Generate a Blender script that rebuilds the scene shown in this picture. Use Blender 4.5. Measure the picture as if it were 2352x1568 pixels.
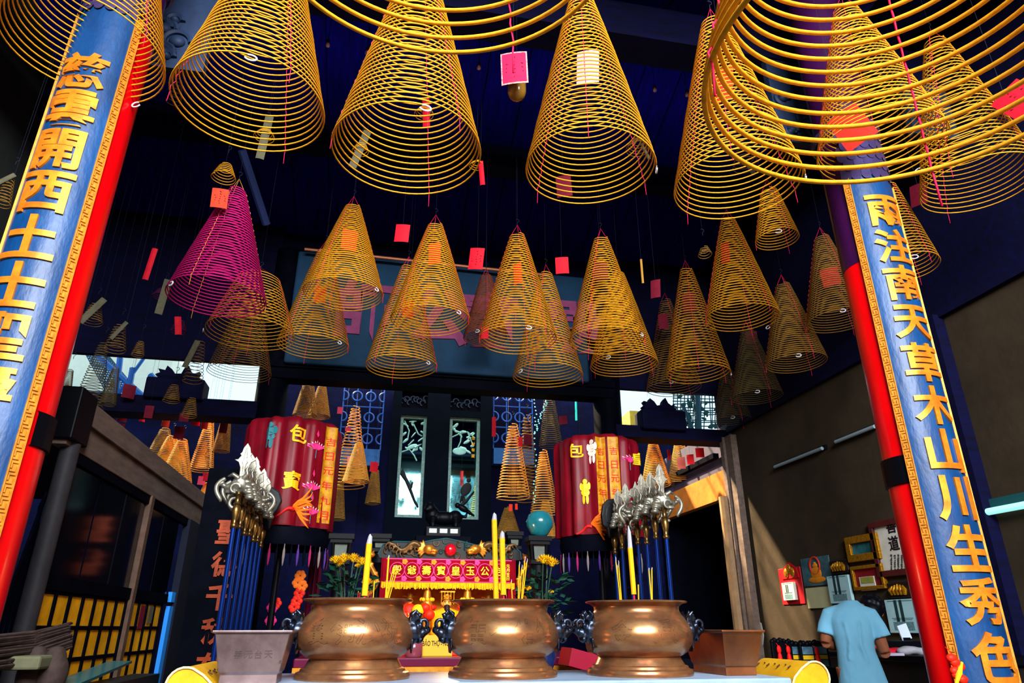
import bpy, bmesh, math, random
import numpy as np
from mathutils import Vector, Matrix
for o in list(bpy.data.objects): bpy.data.objects.remove(o)
SC = bpy.context.scene; COL = SC.collection
random.seed(7); rng = np.random.default_rng(7)
PI = math.pi
def hexc(r, g, b):
    f = lambda c: (c/255/12.92) if c <= 10 else ((c/255+0.055)/1.055)**2.4
    return (f(r), f(g), f(b), 1)
# ------------------------------------------------------------------ camera, sky, lights, exposure
EYE = 1.15; YAW = math.radians(11); PIT = math.radians(22.75)
cd = bpy.data.cameras.new('camera'); cam = bpy.data.objects.new('camera', cd); COL.objects.link(cam)
cd.sensor_width = 36; cd.lens = 24; cd.clip_start = .05
cam.location = (0, 0, EYE); cam.rotation_euler = (PI/2+PIT, 0, -YAW)
SC.camera = cam
SC.view_settings.view_transform = 'Standard'; SC.view_settings.look = 'None'
SC.view_settings.exposure = 0.0; SC.view_settings.gamma = 1; SC.view_settings.use_curve_mapping = False
w = bpy.data.worlds.new('sky'); SC.world = w; w.use_nodes = True
bgn = w.node_tree.nodes['Background']; bgn.inputs[0].default_value = (.58, .88, 1, 1); bgn.inputs[1].default_value = 1.6
def lamp(name, kind, loc, target, energy, color, **k):
    l = bpy.data.lights.new(name, kind); l.energy = energy; l.color = color
    for a, v in k.items(): setattr(l, a, v)
    o = bpy.data.objects.new(name, l); COL.objects.link(o); o.location = loc
    o.rotation_euler = (Vector(target)-Vector(loc)).to_track_quat('-Z', 'Y').to_euler()
    return o
sun = lamp('sun', 'SUN', (-8, 20, 20), (-8+.9, 20-.97, 20-1.31), 30.0, (1, .76, .46), angle=.03)
lamp('courtyard_daylight', 'AREA', (.6, -5.2, 6.0), (.7, 6.0, 3.6), 3200, (.95, .97, 1), shape='RECTANGLE', size=5, size_y=3)
lamp('light_well_daylight', 'AREA', (1.0, 11.4, 6.6), (1.0, 11.3, 0), 260, (1, .9, .74), shape='RECTANGLE', size=7, size_y=1.6)
lamp('altar_lamp', 'POINT', (.66, 5.72, 1.62), (0, 0, 0), 16, (1, .72, .36), shadow_soft_size=.05)
# ------------------------------------------------------------------ view geometry (2352 x 1568)
FPX = 1568.0
_h = np.array([math.sin(YAW), math.cos(YAW), 0]); _r = np.array([math.cos(YAW), -math.sin(YAW), 0]); _z = np.array([0, 0, 1.])
_f = _h*math.cos(PIT)+_z*math.sin(PIT); _u = -_h*math.sin(PIT)+_z*math.cos(PIT); _O = np.array([0, 0, EYE])
def ray(px, py): return _f+_r*(px-1176)/FPX+_u*(784-py)/FPX
def at(px, py, Y): d = ray(px, py); return _O+d*(Y/d[1])
def atX(px, py, X): d = ray(px, py); return _O+d*(X/d[0])
def ppm(p): return FPX/float((np.array(p)-_O)@_f)          # pixels per metre at a point
def proj(p):
    q = np.array(p)-_O; k = q@_f; return 1176+FPX*(q@_r)/k, 784-FPX*(q@_u)/k
def ring_ext(c, R):
    a = np.linspace(0, 2*PI, 40); P = [proj((c[0]+R*math.cos(t), c[1]+R*math.sin(t), c[2])) for t in a]
    x = [p[0] for p in P]; y = [p[1] for p in P]; return np.array([min(x), max(x), max(y)])
def ring_at(xl, xr, yb, R):                                 # where a level hoop of radius R stands
    c = _O+ray((xl+xr)/2, yb-.15*(xr-xl))*(2*R*1700/(xr-xl))
    for i in range(30):
        e = ring_ext(c, R)-np.array([xl, xr, yb])
        if abs(e).max() < .1: break
        J = np.array([(ring_ext(c+np.eye(3)[j]*1e-3, R)-ring_ext(c, R))/1e-3 for j in range(3)]).T
        c = c-.7*np.linalg.solve(J, e)
    return c
def rise_to(c, ya):
    lo, hi = c[2], c[2]+5
    for i in range(40):
        m = (lo+hi)/2
        if proj((c[0], c[1], m))[1] > ya: lo = m
        else: hi = m
    return lo-c[2]
# ------------------------------------------------------------------ materials
MATS = {}
def M(name, col, rough=.6, metal=0., var=.0, scale=8., bump=0., bscale=30., col2=None, emit=None, estr=0, trans=0, coat=0., sheen=0., stretch=None, spec=.22):
    if name in MATS: return MATS[name]
    m = bpy.data.materials.new(name); m.use_nodes = True; nt = m.node_tree; b = nt.nodes['Principled BSDF']
    if len(col) == 3: col = hexc(*col)
    if col2 is not None and len(col2) == 3: col2 = hexc(*col2)
    b.inputs['Base Color'].default_value = col; b.inputs['Roughness'].default_value = rough; b.inputs['Metallic'].default_value = metal
    b.inputs['Specular IOR Level'].default_value = spec
    if coat: b.inputs['Coat Weight'].default_value = coat; b.inputs['Coat Roughness'].default_value = .15
    if trans: b.inputs['Transmission Weight'].default_value = trans
    if emit: b.inputs['Emission Color'].default_value = hexc(*emit); b.inputs['Emission Strength'].default_value = estr
    if var or bump or col2:
        tc = nt.nodes.new('ShaderNodeTexCoord'); mp = nt.nodes.new('ShaderNodeMapping'); nt.links.new(tc.outputs['Object'], mp.inputs[0])
        if stretch: mp.inputs['Scale'].default_value = stretch
    if var or col2:
        n = nt.nodes.new('ShaderNodeTexNoise'); n.inputs['Scale'].default_value = scale; n.inputs['Detail'].default_value = 5; n.inputs['Roughness'].default_value = .65
        nt.links.new(mp.outputs[0], n.inputs['Vector'])
        cr = nt.nodes.new('ShaderNodeValToRGB'); cr.color_ramp.elements[0].position = .3; cr.color_ramp.elements[1].position = .7
        c2 = col2 or tuple(c*(1-var) for c in col[:3])+(1,)
        c1 = col if col2 else tuple(min(1, c*(1+var*.6)) for c in col[:3])+(1,)
        cr.color_ramp.elements[0].color = c2; cr.color_ramp.elements[1].color = c1
        nt.links.new(n.outputs[0], cr.inputs[0]); nt.links.new(cr.outputs[0], b.inputs['Base Color'])
    if bump:
        n2 = nt.nodes.new('ShaderNodeTexNoise'); n2.inputs['Scale'].default_value = bscale; n2.inputs['Detail'].default_value = 4
        nt.links.new(mp.outputs[0], n2.inputs['Vector'])
        bp = nt.nodes.new('ShaderNodeBump'); bp.inputs['Strength'].default_value = bump; bp.inputs['Distance'].default_value = .02
        nt.links.new(n2.outputs[0], bp.inputs['Height']); nt.links.new(bp.outputs[0], b.inputs['Normal'])
    MATS[name] = m; return m
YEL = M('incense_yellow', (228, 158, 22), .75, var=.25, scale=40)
YEL2 = M('incense_dim', (150, 108, 40), .8, var=.35, scale=30)  # dim copy of the yellow, shade put into the colour
MAG = M('incense_magenta', (200, 15, 110), .7, var=.25, scale=40)
PINK = M('pink_thread', (235, 25, 80), .7)
GTHR = M('gold_thread', (215, 150, 50), .6)
WHITE = M('white_wire', (225, 225, 230), .4)
STEEL = M('thin_wire', (22, 26, 48), .6)
REDT = M('red_paper', (205, 6, 34), .7, var=.25, scale=14)
PNKT = M('pink_paper', (250, 70, 100), .7, var=.15, scale=14)
DREDT = M('dark_red_paper', (110, 8, 36), .8, var=.25, scale=14)
ORT = M('orange_red_paper', (250, 60, 30), .7, var=.2, scale=14)
GREYT = M('grey_paper', (92, 88, 68), .8, var=.3, scale=18)
INK = M('ink', (22, 8, 20), .6)
FLORAL = M('floral_edge', (225, 170, 160), .6, col2=(170, 40, 60), scale=60)
NAVY = M('navy_shade_timber', (2, 3, 40), .8, var=.6, scale=3, stretch=(1, 6, 6), spec=.12)  # blue-black shade of the dim roof put into the timber colour
CEIL = M('ceiling_boards', (4, 3, 122), .9, spec=.1, var=.55, scale=2.5, stretch=(8, 1, 1), bump=.3, bscale=6)
DARKW = M('black_wood', (5, 7, 18), .6, var=.4, scale=6, spec=.02)
BLK = M('black_lacquer', (4, 5, 11), .45, spec=.08)
WALL = M('stained_plaster', (52, 43, 32), .9, spec=.1, var=.35, scale=1.6, bump=.15, bscale=14)
WALLD = M('sooty_plaster', (42, 46, 46), .9, var=.4, scale=1.3, bump=.15, bscale=14)
GREYW = M('grey_plaster', (72, 74, 84), .9, var=.3, scale=2)
BEIGEB = M('weathered_beam', (104, 88, 80), .8, var=.35, scale=3, stretch=(6, 1, 6))
GOLDB = M('varnished_beam', (190, 112, 45), .45, var=.4, scale=4)
FLOOR = M('stone_floor', (70, 62, 58), .5, var=.25, scale=3)
# ------------------------------------------------------------------ mesh helpers
class MB:
    def __init__(s): s.v = []; s.f = []
    def add(s, v, f):
        k = len(s.v); s.v += [tuple(map(float, p)) for p in v]; s.f += [tuple(i+k for i in q) for q in f]; return s
    def box(s, c, sz, rot=None, taper=(1, 1)):
        x, y, z = sz[0]/2, sz[1]/2, sz[2]/2; P = []
        for dz in (-1, 1):
            t = taper if dz > 0 else (1, 1)
            for dx, dy in ((-1, -1), (1, -1), (1, 1), (-1, 1)): P.append(Vector((dx*x*t[0], dy*y*t[1], dz*z)))
        if rot is not None: P = [rot @ p for p in P]
        return s.add([Vector(c)+p for p in P], [(3, 2, 1, 0), (4, 5, 6, 7), (0, 1, 5, 4), (1, 2, 6, 5), (2, 3, 7, 6), (3, 0, 4, 7)])
    def span(s, a, b): return s.box([(p+q)/2 for p, q in zip(a, b)], [abs(q-p) for p, q in zip(a, b)])
    def tube(s, pts, r, n=8, cap=True, closed=False):
        P = np.array([tuple(p) for p in pts], float); m = len(P)
        rr = np.full(m, float(r)) if np.isscalar(r) else np.array(r, float)
        T = np.gradient(P, axis=0) if not closed else np.roll(P, -1, 0)-np.roll(P, 1, 0)
        T /= np.maximum(np.linalg.norm(T, axis=1), 1e-9)[:, None]
        up = np.array([0, 0, 1.]) if abs(T[0][2]) < .9 else np.array([0, 1., 0]); a = []
        cur = up
        for i in range(m):
            cur = cur-T[i]*(cur@T[i]); cur /= max(np.linalg.norm(cur), 1e-9); a.append(cur)
        A = np.array(a); B = np.cross(T, A); th = np.linspace(0, 2*PI, n, endpoint=False)
        V = P[:, None, :]+rr[:, None, None]*(np.cos(th)[None, :, None]*A[:, None, :]+np.sin(th)[None, :, None]*B[:, None, :])
        V = V.reshape(-1, 3); F = []
        for i in range(m if closed else m-1):
            i2 = (i+1) % m
            for j in range(n): F.append((i*n+j, i*n+(j+1) % n, i2*n+(j+1) % n, i2*n+j))
        if cap and not closed: F.append(tuple(range(n))[::-1]); F.append(tuple((m-1)*n+j for j in range(n)))
        return s.add(V, F)
    def ball(s, c, r, rot=None, nu=14, nv=9):
        r = (r, r, r) if np.isscalar(r) else r; V = [Vector((0, 0, -r[2]))]; F = []
        for i in range(1, nv):
            p = -PI/2+PI*i/nv
            for j in range(nu):
                t = 2*PI*j/nu; V.append(Vector((r[0]*math.cos(p)*math.cos(t), r[1]*math.cos(p)*math.sin(t), r[2]*math.sin(p))))
        V.append(Vector((0, 0, r[2]))); L = len(V)-1
        for j in range(nu):
            F.append((0, 1+(j+1) % nu, 1+j)); F.append((L, L-nu+j, L-nu+(j+1) % nu))
        for i in range(nv-2):
            for j in range(nu): F.append((1+i*nu+j, 1+i*nu+(j+1) % nu, 1+(i+1)*nu+(j+1) % nu, 1+(i+1)*nu+j))
        if rot is not None: V = [rot @ p for p in V]
        return s.add([Vector(c)+p for p in V], F)
    def lathe(s, c, prof, n=48, sx=1, sy=1, a0=0., a1=2*PI):
        full = abs(a1-a0-2*PI) < 1e-6; k = n if full else n+1; V = []; F = []
        for (r, z) in prof:
            for j in range(k):
                t = a0+(a1-a0)*j/n; V.append((c[0]+r*sx*math.cos(t), c[1]+r*sy*math.sin(t), c[2]+z))
        for i in range(len(prof)-1):
            for j in range(n):
                j2 = (j+1) % k; F.append((i*k+j, i*k+j2, (i+1)*k+j2, (i+1)*k+j))
        return s.add(V, F)
    def prism(s, poly, o, ux, uy, d):
        o, ux, uy = Vector(o), Vector(ux), Vector(uy); nrm = ux.cross(uy).normalized()
        V = [o+ux*x+uy*y-nrm*d/2 for x, y in poly]+[o+ux*x+uy*y+nrm*d/2 for x, y in poly]; n = len(poly)
        F = [tuple(range(n))[::-1], tuple(range(n, 2*n))]+[(i, (i+1) % n, n+(i+1) % n, n+i) for i in range(n)]
        return s.add(V, F)
    def torus(s, c, R, r, ux=(1, 0, 0), uy=(0, 1, 0), n=24, m=6, a0=0, a1=2*PI):
        ux, uy = Vector(ux), Vector(uy); full = abs(a1-a0-2*PI) < 1e-6; k = n if full else n+1
        return s.tube([Vector(c)+ux*R*math.cos(a0+(a1-a0)*i/n)+uy*R*math.sin(a0+(a1-a0)*i/n) for i in range(k)], r, m, closed=full)
def origin(o):
    v = Vector((0, 0, 0))
    while o is not None: v = v+Vector(o.get('_loc', (0, 0, 0))); o = o.parent
    return v
def put(name, mb, mat, parent=None, smooth=None, loc=None, remesh=None, bevel=None, passes=3):
    me = bpy.data.meshes.new(name); V = np.array(mb.v, float)
    if loc is None: loc = (0, 0, 0) if parent is not None else tuple((V.min(0)+V.max(0))/2*np.array([1, 1, 0])+np.array([0, 0, V[:, 2].min()]))
    off = np.array(origin(parent))+np.array(loc)
    me.from_pydata((V-off).tolist(), [], mb.f); me.materials.append(mat)
    o = bpy.data.objects.new(name, me); COL.objects.link(o); o.parent = parent; o.location = loc; o['_loc'] = tuple(loc)
    if smooth: me.polygons.foreach_set('use_smooth', [True]*len(me.polygons)); me.set_sharp_from_angle(angle=math.radians(smooth))
    if remesh:
        r = o.modifiers.new('r', 'REMESH'); r.mode = 'VOXEL'; r.voxel_size = remesh; r.use_smooth_shade = True
        if passes: q = o.modifiers.new('s', 'SMOOTH'); q.iterations = passes; q.factor = .5
    if bevel: b = o.modifiers.new('b', 'BEVEL'); b.width = bevel; b.segments = 2; b.limit_method = 'ANGLE'
    return o
def tag(o, label, cat, group=None, kind=None):
    o['label'] = label; o['category'] = cat
    if group: o['group'] = group
    if kind: o['kind'] = kind
    return o
def thing(name, label, cat, loc, group=None):
    o = bpy.data.objects.new(name, None); COL.objects.link(o); o.empty_display_size = .05
    o.location = loc; o['_loc'] = tuple(map(float, loc)); return tag(o, label, cat, group)
def struct(name, mb, mat, smooth=None):
    o = put(name, mb, mat, smooth=smooth); o['kind'] = 'structure'; return o
# ------------------------------------------------------------------ lettering
GL = {}
def glyph(ch, bold=.0, cuts=0):
    key = (ch, bold, cuts)
    if key in GL: return GL[key]
    tc = bpy.data.curves.new('t', 'FONT'); tc.body = ch; tc.size = 1; tc.offset = bold; tc.resolution_u = 4; tc.fill_mode = 'FRONT'
    o = bpy.data.objects.new('t', tc); COL.objects.link(o); dg = bpy.context.evaluated_depsgraph_get(); dg.update()
    me = bpy.data.meshes.new_from_object(o.evaluated_get(dg)); bm = bmesh.new(); bm.from_mesh(me)
    bpy.data.objects.remove(o); bpy.data.curves.remove(tc); bpy.data.meshes.remove(me)
    if not bm.verts: GL[key] = None; return None
    bmesh.ops.remove_doubles(bm, verts=bm.verts, dist=1e-5)
    xs = [v.co.x for v in bm.verts]; ys = [v.co.y for v in bm.verts]
    cx, cy = (min(xs)+max(xs))/2, (min(ys)+max(ys))/2; k = 1 if len(ch) > 1 else 1/max(max(xs)-min(xs), max(ys)-min(ys))
    for v in bm.verts: v.co = Vector(((v.co.x-cx)*k, (v.co.y-cy)*k, 0))
    if cuts:
        for i in range(1, cuts):
            g = bm.verts[:]+bm.edges[:]+bm.faces[:]
            bmesh.ops.bisect_plane(bm, geom=g, plane_co=(-.5+i/cuts, 0, 0), plane_no=(1, 0, 0))
    bm.verts.index_update()
    V = [(v.co.x, v.co.y) for v in bm.verts]; F = [tuple(v.index for v in f.verts) if f.normal.z >= 0 else tuple(v.index for v in f.verts)[::-1] for f in bm.faces]
    E = []
    for e in bm.edges:
        if len(e.link_faces) == 1:
            l = e.link_loops[0]; a, b = l.vert.index, l.link_loop_next.vert.index
            E.append((a, b) if e.link_faces[0].normal.z >= 0 else (b, a))
    bm.free(); GL[key] = (V, F, E); return GL[key]
def letter(mb, ch, fn, size, depth, bold=.02, cuts=0, sx=1.):
    g = glyph(ch, bold, cuts)
    if g is None: return
    V, F, E = g; n = len(V)
    P = [fn(x*size*sx, y*size, depth) for x, y in V]+[fn(x*size*sx, y*size, 0) for x, y in V]
    mb.add(P, list(F)+[(b, a, a+n, b+n) for a, b in E])
def flat(o, ux, uy):
    o, ux, uy = Vector(o), Vector(ux), Vector(uy); nn = ux.cross(uy)
    return lambda x, y, d: o+ux*x+uy*y+nn*d
# ------------------------------------------------------------------ the setting
X0, X1, YR = -4.4, 5.35, 9.8
mb = MB(); mb.span((-8, -7, -.1), (9, 22, 0)); struct('floor', mb, FLOOR)
def roof_z(Y): return 6.5+(Y-.4)*(8.3-6.5)/5.4 if Y < 5.8 else 8.3-(Y-5.8)*(8.3-6.95)/4.2
mb = MB()
for x in np.arange(-4.7, 5.7, .52):                              # boarded roof, lapped boards
    for a, b in ((.4, 5.8), (5.8, 10.0)):
        za, zb = roof_z(a), roof_z(b) if b < 9.9 else 6.95
        for k in (0, .52): pass
        mb.add([(x, a, za), (x+.5, a, za), (x+.5, b, zb), (x, b, zb), (x, a, za+.1), (x+.54, a, za+.1), (x+.54, b, zb+.1), (x, b, zb+.1)],
               [(0, 1, 2, 3), (7, 6, 5, 4), (0, 4, 5, 1), (1, 5, 6, 2), (2, 6, 7, 3), (3, 7, 4, 0)])
mb.add([(-5, .3, 6.62), (5.9, .3, 6.62), (5.9, 5.8, 8.42), (-5, 5.8, 8.42), (5.9, 10.1, 7.07), (-5, 10.1, 7.07)], [(0, 1, 2, 3), (3, 2, 4, 5)])
struct('ceiling', mb, CEIL)
n = 0
for Y, z, s in ((1.3, 6.25, .16), (3.0, 6.7, .14), (4.5, 6.35, .2), (7.6, 7.1, .16)):   # tie beams and purlins
    n += 1; mb = MB(); mb.span((-4.6, Y-s*.6, z-s), (5.5, Y+s*.6, z+s)); mb.span((-4.6, Y-s*.8, z-s-.05), (5.5, Y+s*.8, z-s)); struct('trim_%d' % n, mb, NAVY)
mb = MB(); mb.tube([at(556, 345, 6.3), at(612, 515, 6.9)], .045, 8); struct('trim_5', mb, M('blue_strut', (26, 38, 78), .6))
# side walls
mb = MB(); mb.span((X1, 2.2, 0), (X1+.2, 9.55, 4.0)); struct('wall_right', mb, WALL)
mb = MB(); mb.span((X1+.02, -6, 4.0), (X1+.3, 10, 8)); mb.span((X1-.06, 2.2, 3.97), (X1+.02, 9.6, 4.05)); struct('wall_right_upper', mb, NAVY)
mb = MB(); mb.span((X1-.12, 5.2, 0), (X1, 5.45, 4.0)); struct('trim_6', mb, NAVY)  # dark post standing in for the pillar's shadow on the wall
mb = MB(); mb.span((X1-.1, 9.42, 0), (X1+.2, 9.6, 3.9)); mb.span((X1-.14, 9.6, 0), (X1+.2, 9.7, 3.9)); struct('trim_7', mb, BEIGEB)
mb = MB(); mb.span((X0-.2, -6, 0), (X0, 9.95, 8)); struct('wall_left', mb, WALLD)
mb = MB(); mb.span((-2.45, 1.5, 0), (-2.3, 4.9, 2.9)); struct('wall_left_front', mb, GREYW)
mb = MB(); mb.span((X0, 4.9, 2.62), (-2.3, 9.5, 2.7)); struct('ceiling_booth', mb, NAVY)
# courtyard in front of the hall (seen only in the mirrors and the bronze)
mb = MB(); mb.span((-8, -6.3, 0), (9, -6, 3.9)); struct('wall_front', mb, M('courtyard_wall', (120, 92, 66), .9, var=.3, scale=1))
mb = MB(); mb.span((X1+.2, -6, 0), (X1+.4, 2.2, 4.0)); struct('wall_court_right', mb, M('courtyard_wall', (120, 92, 66)))
# rear row: beams, boards over them, lintel
def beam(x0, x1, z0, z1, y=YR, d=.3, mat=NAVY):
    mb = MB(); mb.span((x0, y-d/2, z0), (x1, y+d/2, z1)); mb.span((x0, y-d/2-.03, z0-.04), (x1, y+d/2+.03, z0+.03)); return mb
zl1, zl0 = at(400, 918, YR)[2], at(400, 952, YR)[2]; zr1, zr0 = at(1600, 990, YR)[2], at(1600, 1012, YR)[2]
struct('trim_8', beam(X0, -1.75, zl0, zl1), NAVY)
struct('trim_9', beam(3.5, X1, zr0, zr1), NAVY)
mb = MB(); mb.span((-1.75, YR-.15, 4.45), (3.5, YR+.15, 4.66)); mb.span((-1.75, YR-.2, 4.6), (3.5, YR+.2, 4.7)); struct('trim_10', mb, DARKW)
zt = at(380, 822, YR)[2]; zt2 = at(1560, 900, YR)[2]
mb = MB(); mb.span((X0, YR, zt), (-1.75, YR+.1, 7.1)); mb.span((-1.8, YR+.12, 4.7), (3.55, YR+.2, 7.1)); mb.span((3.5, YR, zt2), (X1+.2, YR+.1, 7.1)); struct('wall_rear_upper', mb, NAVY)
mb = MB(); mb.add([(X0, YR+.1, 5.85), (5.5, YR+.1, 5.85), (5.5, YR+.75, 5.5), (X0, YR+.75, 5.5), (X0, YR+.1, 6.0), (5.5, YR+.1, 6.0), (5.5, YR+.75, 5.6), (X0, YR+.75, 5.6)],
   [(0, 1, 2, 3), (4, 7, 6, 5), (3, 2, 6, 7), (0, 4, 5, 1), (0, 3, 7, 4), (1, 5, 6, 2)]); struct('ceiling_rear_eave', mb, NAVY)
mb = MB(); mb.span((3.5, YR+.6, 4.95), (X1+.3, YR+.75, 5.6)); struct('trim_17', mb, NAVY)  # unseen drop board added under the eave to block a stray sun patch
# light well behind: side wing, rear hall front
BLUEW = M('dark_blue_wall', (2, 7, 50), .8, spec=.1, var=.6, scale=4, bump=.5, bscale=9)  # deep blue rear wall, uneven in tone
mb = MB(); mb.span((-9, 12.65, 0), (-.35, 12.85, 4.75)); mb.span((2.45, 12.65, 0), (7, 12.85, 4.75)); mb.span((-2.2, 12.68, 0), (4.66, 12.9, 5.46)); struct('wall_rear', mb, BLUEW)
mb = MB(); mb.span((X1-.02, 9.7, 3.05), (X1+.25, 12.65, 3.55)); mb.span((X1+.02, 9.7, 3.55), (X1+.25, 12.65, 4.15)); struct('wall_wing', mb, M('wing_boards', (66, 62, 84), .7, var=.3, scale=3))
mb = MB(); mb.span((X1-.1, 9.7, 3.0), (X1+.02, 12.6, 3.42)); struct('trim_11', mb, GOLDB)
mb = MB(); mb.span((X1-.12, 10.0, 3.66), (X1-.02, 12.4, 3.74)); struct('trim_12', mb, DARKW)
mb = MB(); mb.span((6.6, 9.5, 0), (6.75, 12.7, 3.2)); mb.span((X1, 12.45, 0), (6.7, 12.6, 3.2)); mb.span((X1+.2, 9.5, 3.05), (6.7, 12.7, 3.12)); struct('wall_doorway_room', mb, DARKW)
mb = MB(); mb.tube([(X1-.14, 9.75, 0), (X1-.14, 9.75, 3.0)], .09, 10); struct('trim_13', mb, M('pale_post', (150, 118, 84), .6, var=.3, scale=5))
for i, Y in enumerate((10.7, 11.0, 11.3)): mb = MB(); mb.tube([(-4.3, Y, 5.6), (5.6, Y, 5.6)], .02, 6); struct('trim_%d' % (14+i), mb, DARKW)
for i, Y in enumerate((11.6, 11.95)): mb = MB(); mb.tube([(-4.3, Y, 5.6), (5.6, Y, 5.6)], .02, 6); struct('trim_%d' % (18+i), mb, DARKW)
# distant buildings seen through the openings
t = thing('house', 'cream painted house wall seen above the dark left rear beam', 'building', (-6.3, 17.5, 0))
a, b = at(338, 905, 17.5), at(398, 822, 17.5)
mb = MB(); mb.span((a[0]-2.2, 17.5, 0), (b[0], 19, b[2]+.1)); put('wall', mb, M('cream_wall', (235, 228, 210), .8, var=.06), t)
mb = MB(); mb.span((a[0]-2.5, 17.2, 4.2), (b[0]-1.0, 17.45, 6.4)); put('roof_sheet', mb, M('blue_sheet', (40, 90, 140), .5, var=.4, scale=20, stretch=(6, 1, 1)), t)
t = thing('grille_canopy', 'wire mesh canopy over the light well behind the left beam', 'canopy', (-4, 12, 4))
mb = MB()
p0, p1, p2, p3 = at(190, 800, 13), at(250, 818, 13), at(350, 940, 12.3), at(270, 950, 12.3)
def lerp(a, b, k): return np.array(a)*(1-k)+np.array(b)*k
for i in range(13): mb.tube([lerp(p0, p1, i/12), lerp(p3, p2, i/12)], .012, 4)
for i in range(26): mb.tube([lerp(p0, p3, i/25), lerp(p1, p2, i/25)], .012, 4)
put('mesh', mb, M('mesh_wire', (16, 60, 90), .5), t)
mb = MB()
for q in (((276, 822), (262, 940)), ((222, 815), (345, 925)), ((305, 845), (290, 930)), ((332, 820), (250, 935)), ((345, 860), (420, 945))): mb.tube([at(*q[0], 12.2), at(*q[1], 12.2)], .05 if q[0][0] != 332 else .03, 6)
put('strut', mb, M('blue_steel', (30, 90, 170), .4), t)
t = thing('foliage_lattice', 'wire lattice with climbing twigs in the bright right opening', 'lattice', (3.6, 12.6, 4))
mb = MB(); r2 = random.Random(3)
for i in range(16): x = 1548+i*8; mb.tube([at(x, 890, 12.9), at(x+r2.uniform(-6, 6), 985, 12.9)], .012, 4)
for i in range(13): y = 893+i*7; mb.tube([at(1545, y, 12.9), at(1672, y+r2.uniform(-6, 6), 12.9)], .012, 4)
mb.tube([at(1600, 885, 12.8), at(1604, 985, 12.8)], .07, 6); mb.tube([at(1568, 930, 12.8), at(1590, 985, 12.8)], .04, 6)
put('lattice_wires', mb, M('lattice_dark', (10, 50, 66), .7), t)
mb = MB()
for i in range(60):
    c = at(r2.uniform(1548, 1672), r2.uniform(900, 985), 12.85); s = r2.uniform(.04, .1)
    mb.ball(c, (s, .02, s*.5), Matrix.Rotation(r2.uniform(0, 3), 3, 'Y'), 6, 4)
put('leaves', mb, M('dim_leaf', (16, 58, 60), .8), t)
t = thing('rear_house', 'sunlit tiled roof edge beyond the right opening', 'building', (6, 14, 0))
mb = MB(); a = at(1490, 935, 15); b = at(1512, 915, 15); mb.span((a[0]-.5, 15, 0), (a[0]+.25, 15.6, at(1490, 945, 15)[2])); put('wall', mb, M('ochre_house', (220, 170, 60), .8, var=.2), t)
# brackets that stand on the two rear beams
def bracket(name, px, py0, py1, w, label):
    a, b = at(px, py1, YR-.1), at(px, py0, YR-.1); t = thing(name, label, 'bracket', (a[0], YR-.1, a[2]), 'carved blocks on the rear beams')
    h = b[2]-a[2]; mb = MB(); mb.box((a[0], YR-.1, a[2]+h*.3), (w, .34, h*.6)); mb.box((a[0], YR-.1, a[2]+h*.63), (w*.62, .3, h*.1)); put('block', mb, NAVY, t, bevel=.03)
    mb = MB()
    for dx, dz, r in ((.0, .69, .07),): mb.ball((a[0]+dx*w*1.2, YR-.1, a[2]+h*dz), (r, .08, r))
    mb.prism([(x*w*1.15, y*.62) for x, y in ((-.3, 0), (-.36, .08), (-.29, .13), (-.33, .22), (-.22, .19), (-.2, .3), (-.12, .22), (-.07, .12), (.03, .13), (.06, .26), (.11, .34), (.16, .2), (.22, .14), (.3, .2), (.27, .08), (.33, .04), (.28, 0))], (a[0], YR-.1, a[2]+h*.64), (1, 0, 0), (0, 0, 1), .12)
    put('scroll', mb, NAVY, t)
bracket('beam_bracket', 402, 845, 922, .75, 'dark scroll topped block standing on the left rear beam')
bracket('beam_bracket', 1519, 918, 992, .72, 'dark block standing on the right rear beam against the sky')
# cloud brackets beside the front columns
for px, py, s, lab in ((405, 95, 1, 'pale carved cloud bracket above the left column between two spirals'), (1832, 275, -1, 'pale carved cloud bracket left of the right column'), (2130, 262, 1, 'pale carved cloud bracket right of the right column')):
    c = at(px, py, 4.4); mb = MB(); mb.span((c[0]-.25, 4.36, c[2]-.3), (c[0]+.25, 4.43, max(c[2]+.3, 6.12)))
    for k in range(7):
        q = Vector(c)+Vector((random.uniform(-.17, .17), -.05, random.uniform(-.24, .24))); R = random.uniform(.05, .1)
        mb.torus(q, R, .022, (1, 0, 0), (0, 0, 1), 18, 6, 0, 4.8); mb.ball(q, (R*.6, .04, R*.5))
    tag(put('carved_bracket', mb, M('faded_carving', (28, 44, 72), .6, var=.3), smooth=50), lab, 'bracket', 'carved cloud brackets')
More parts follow.
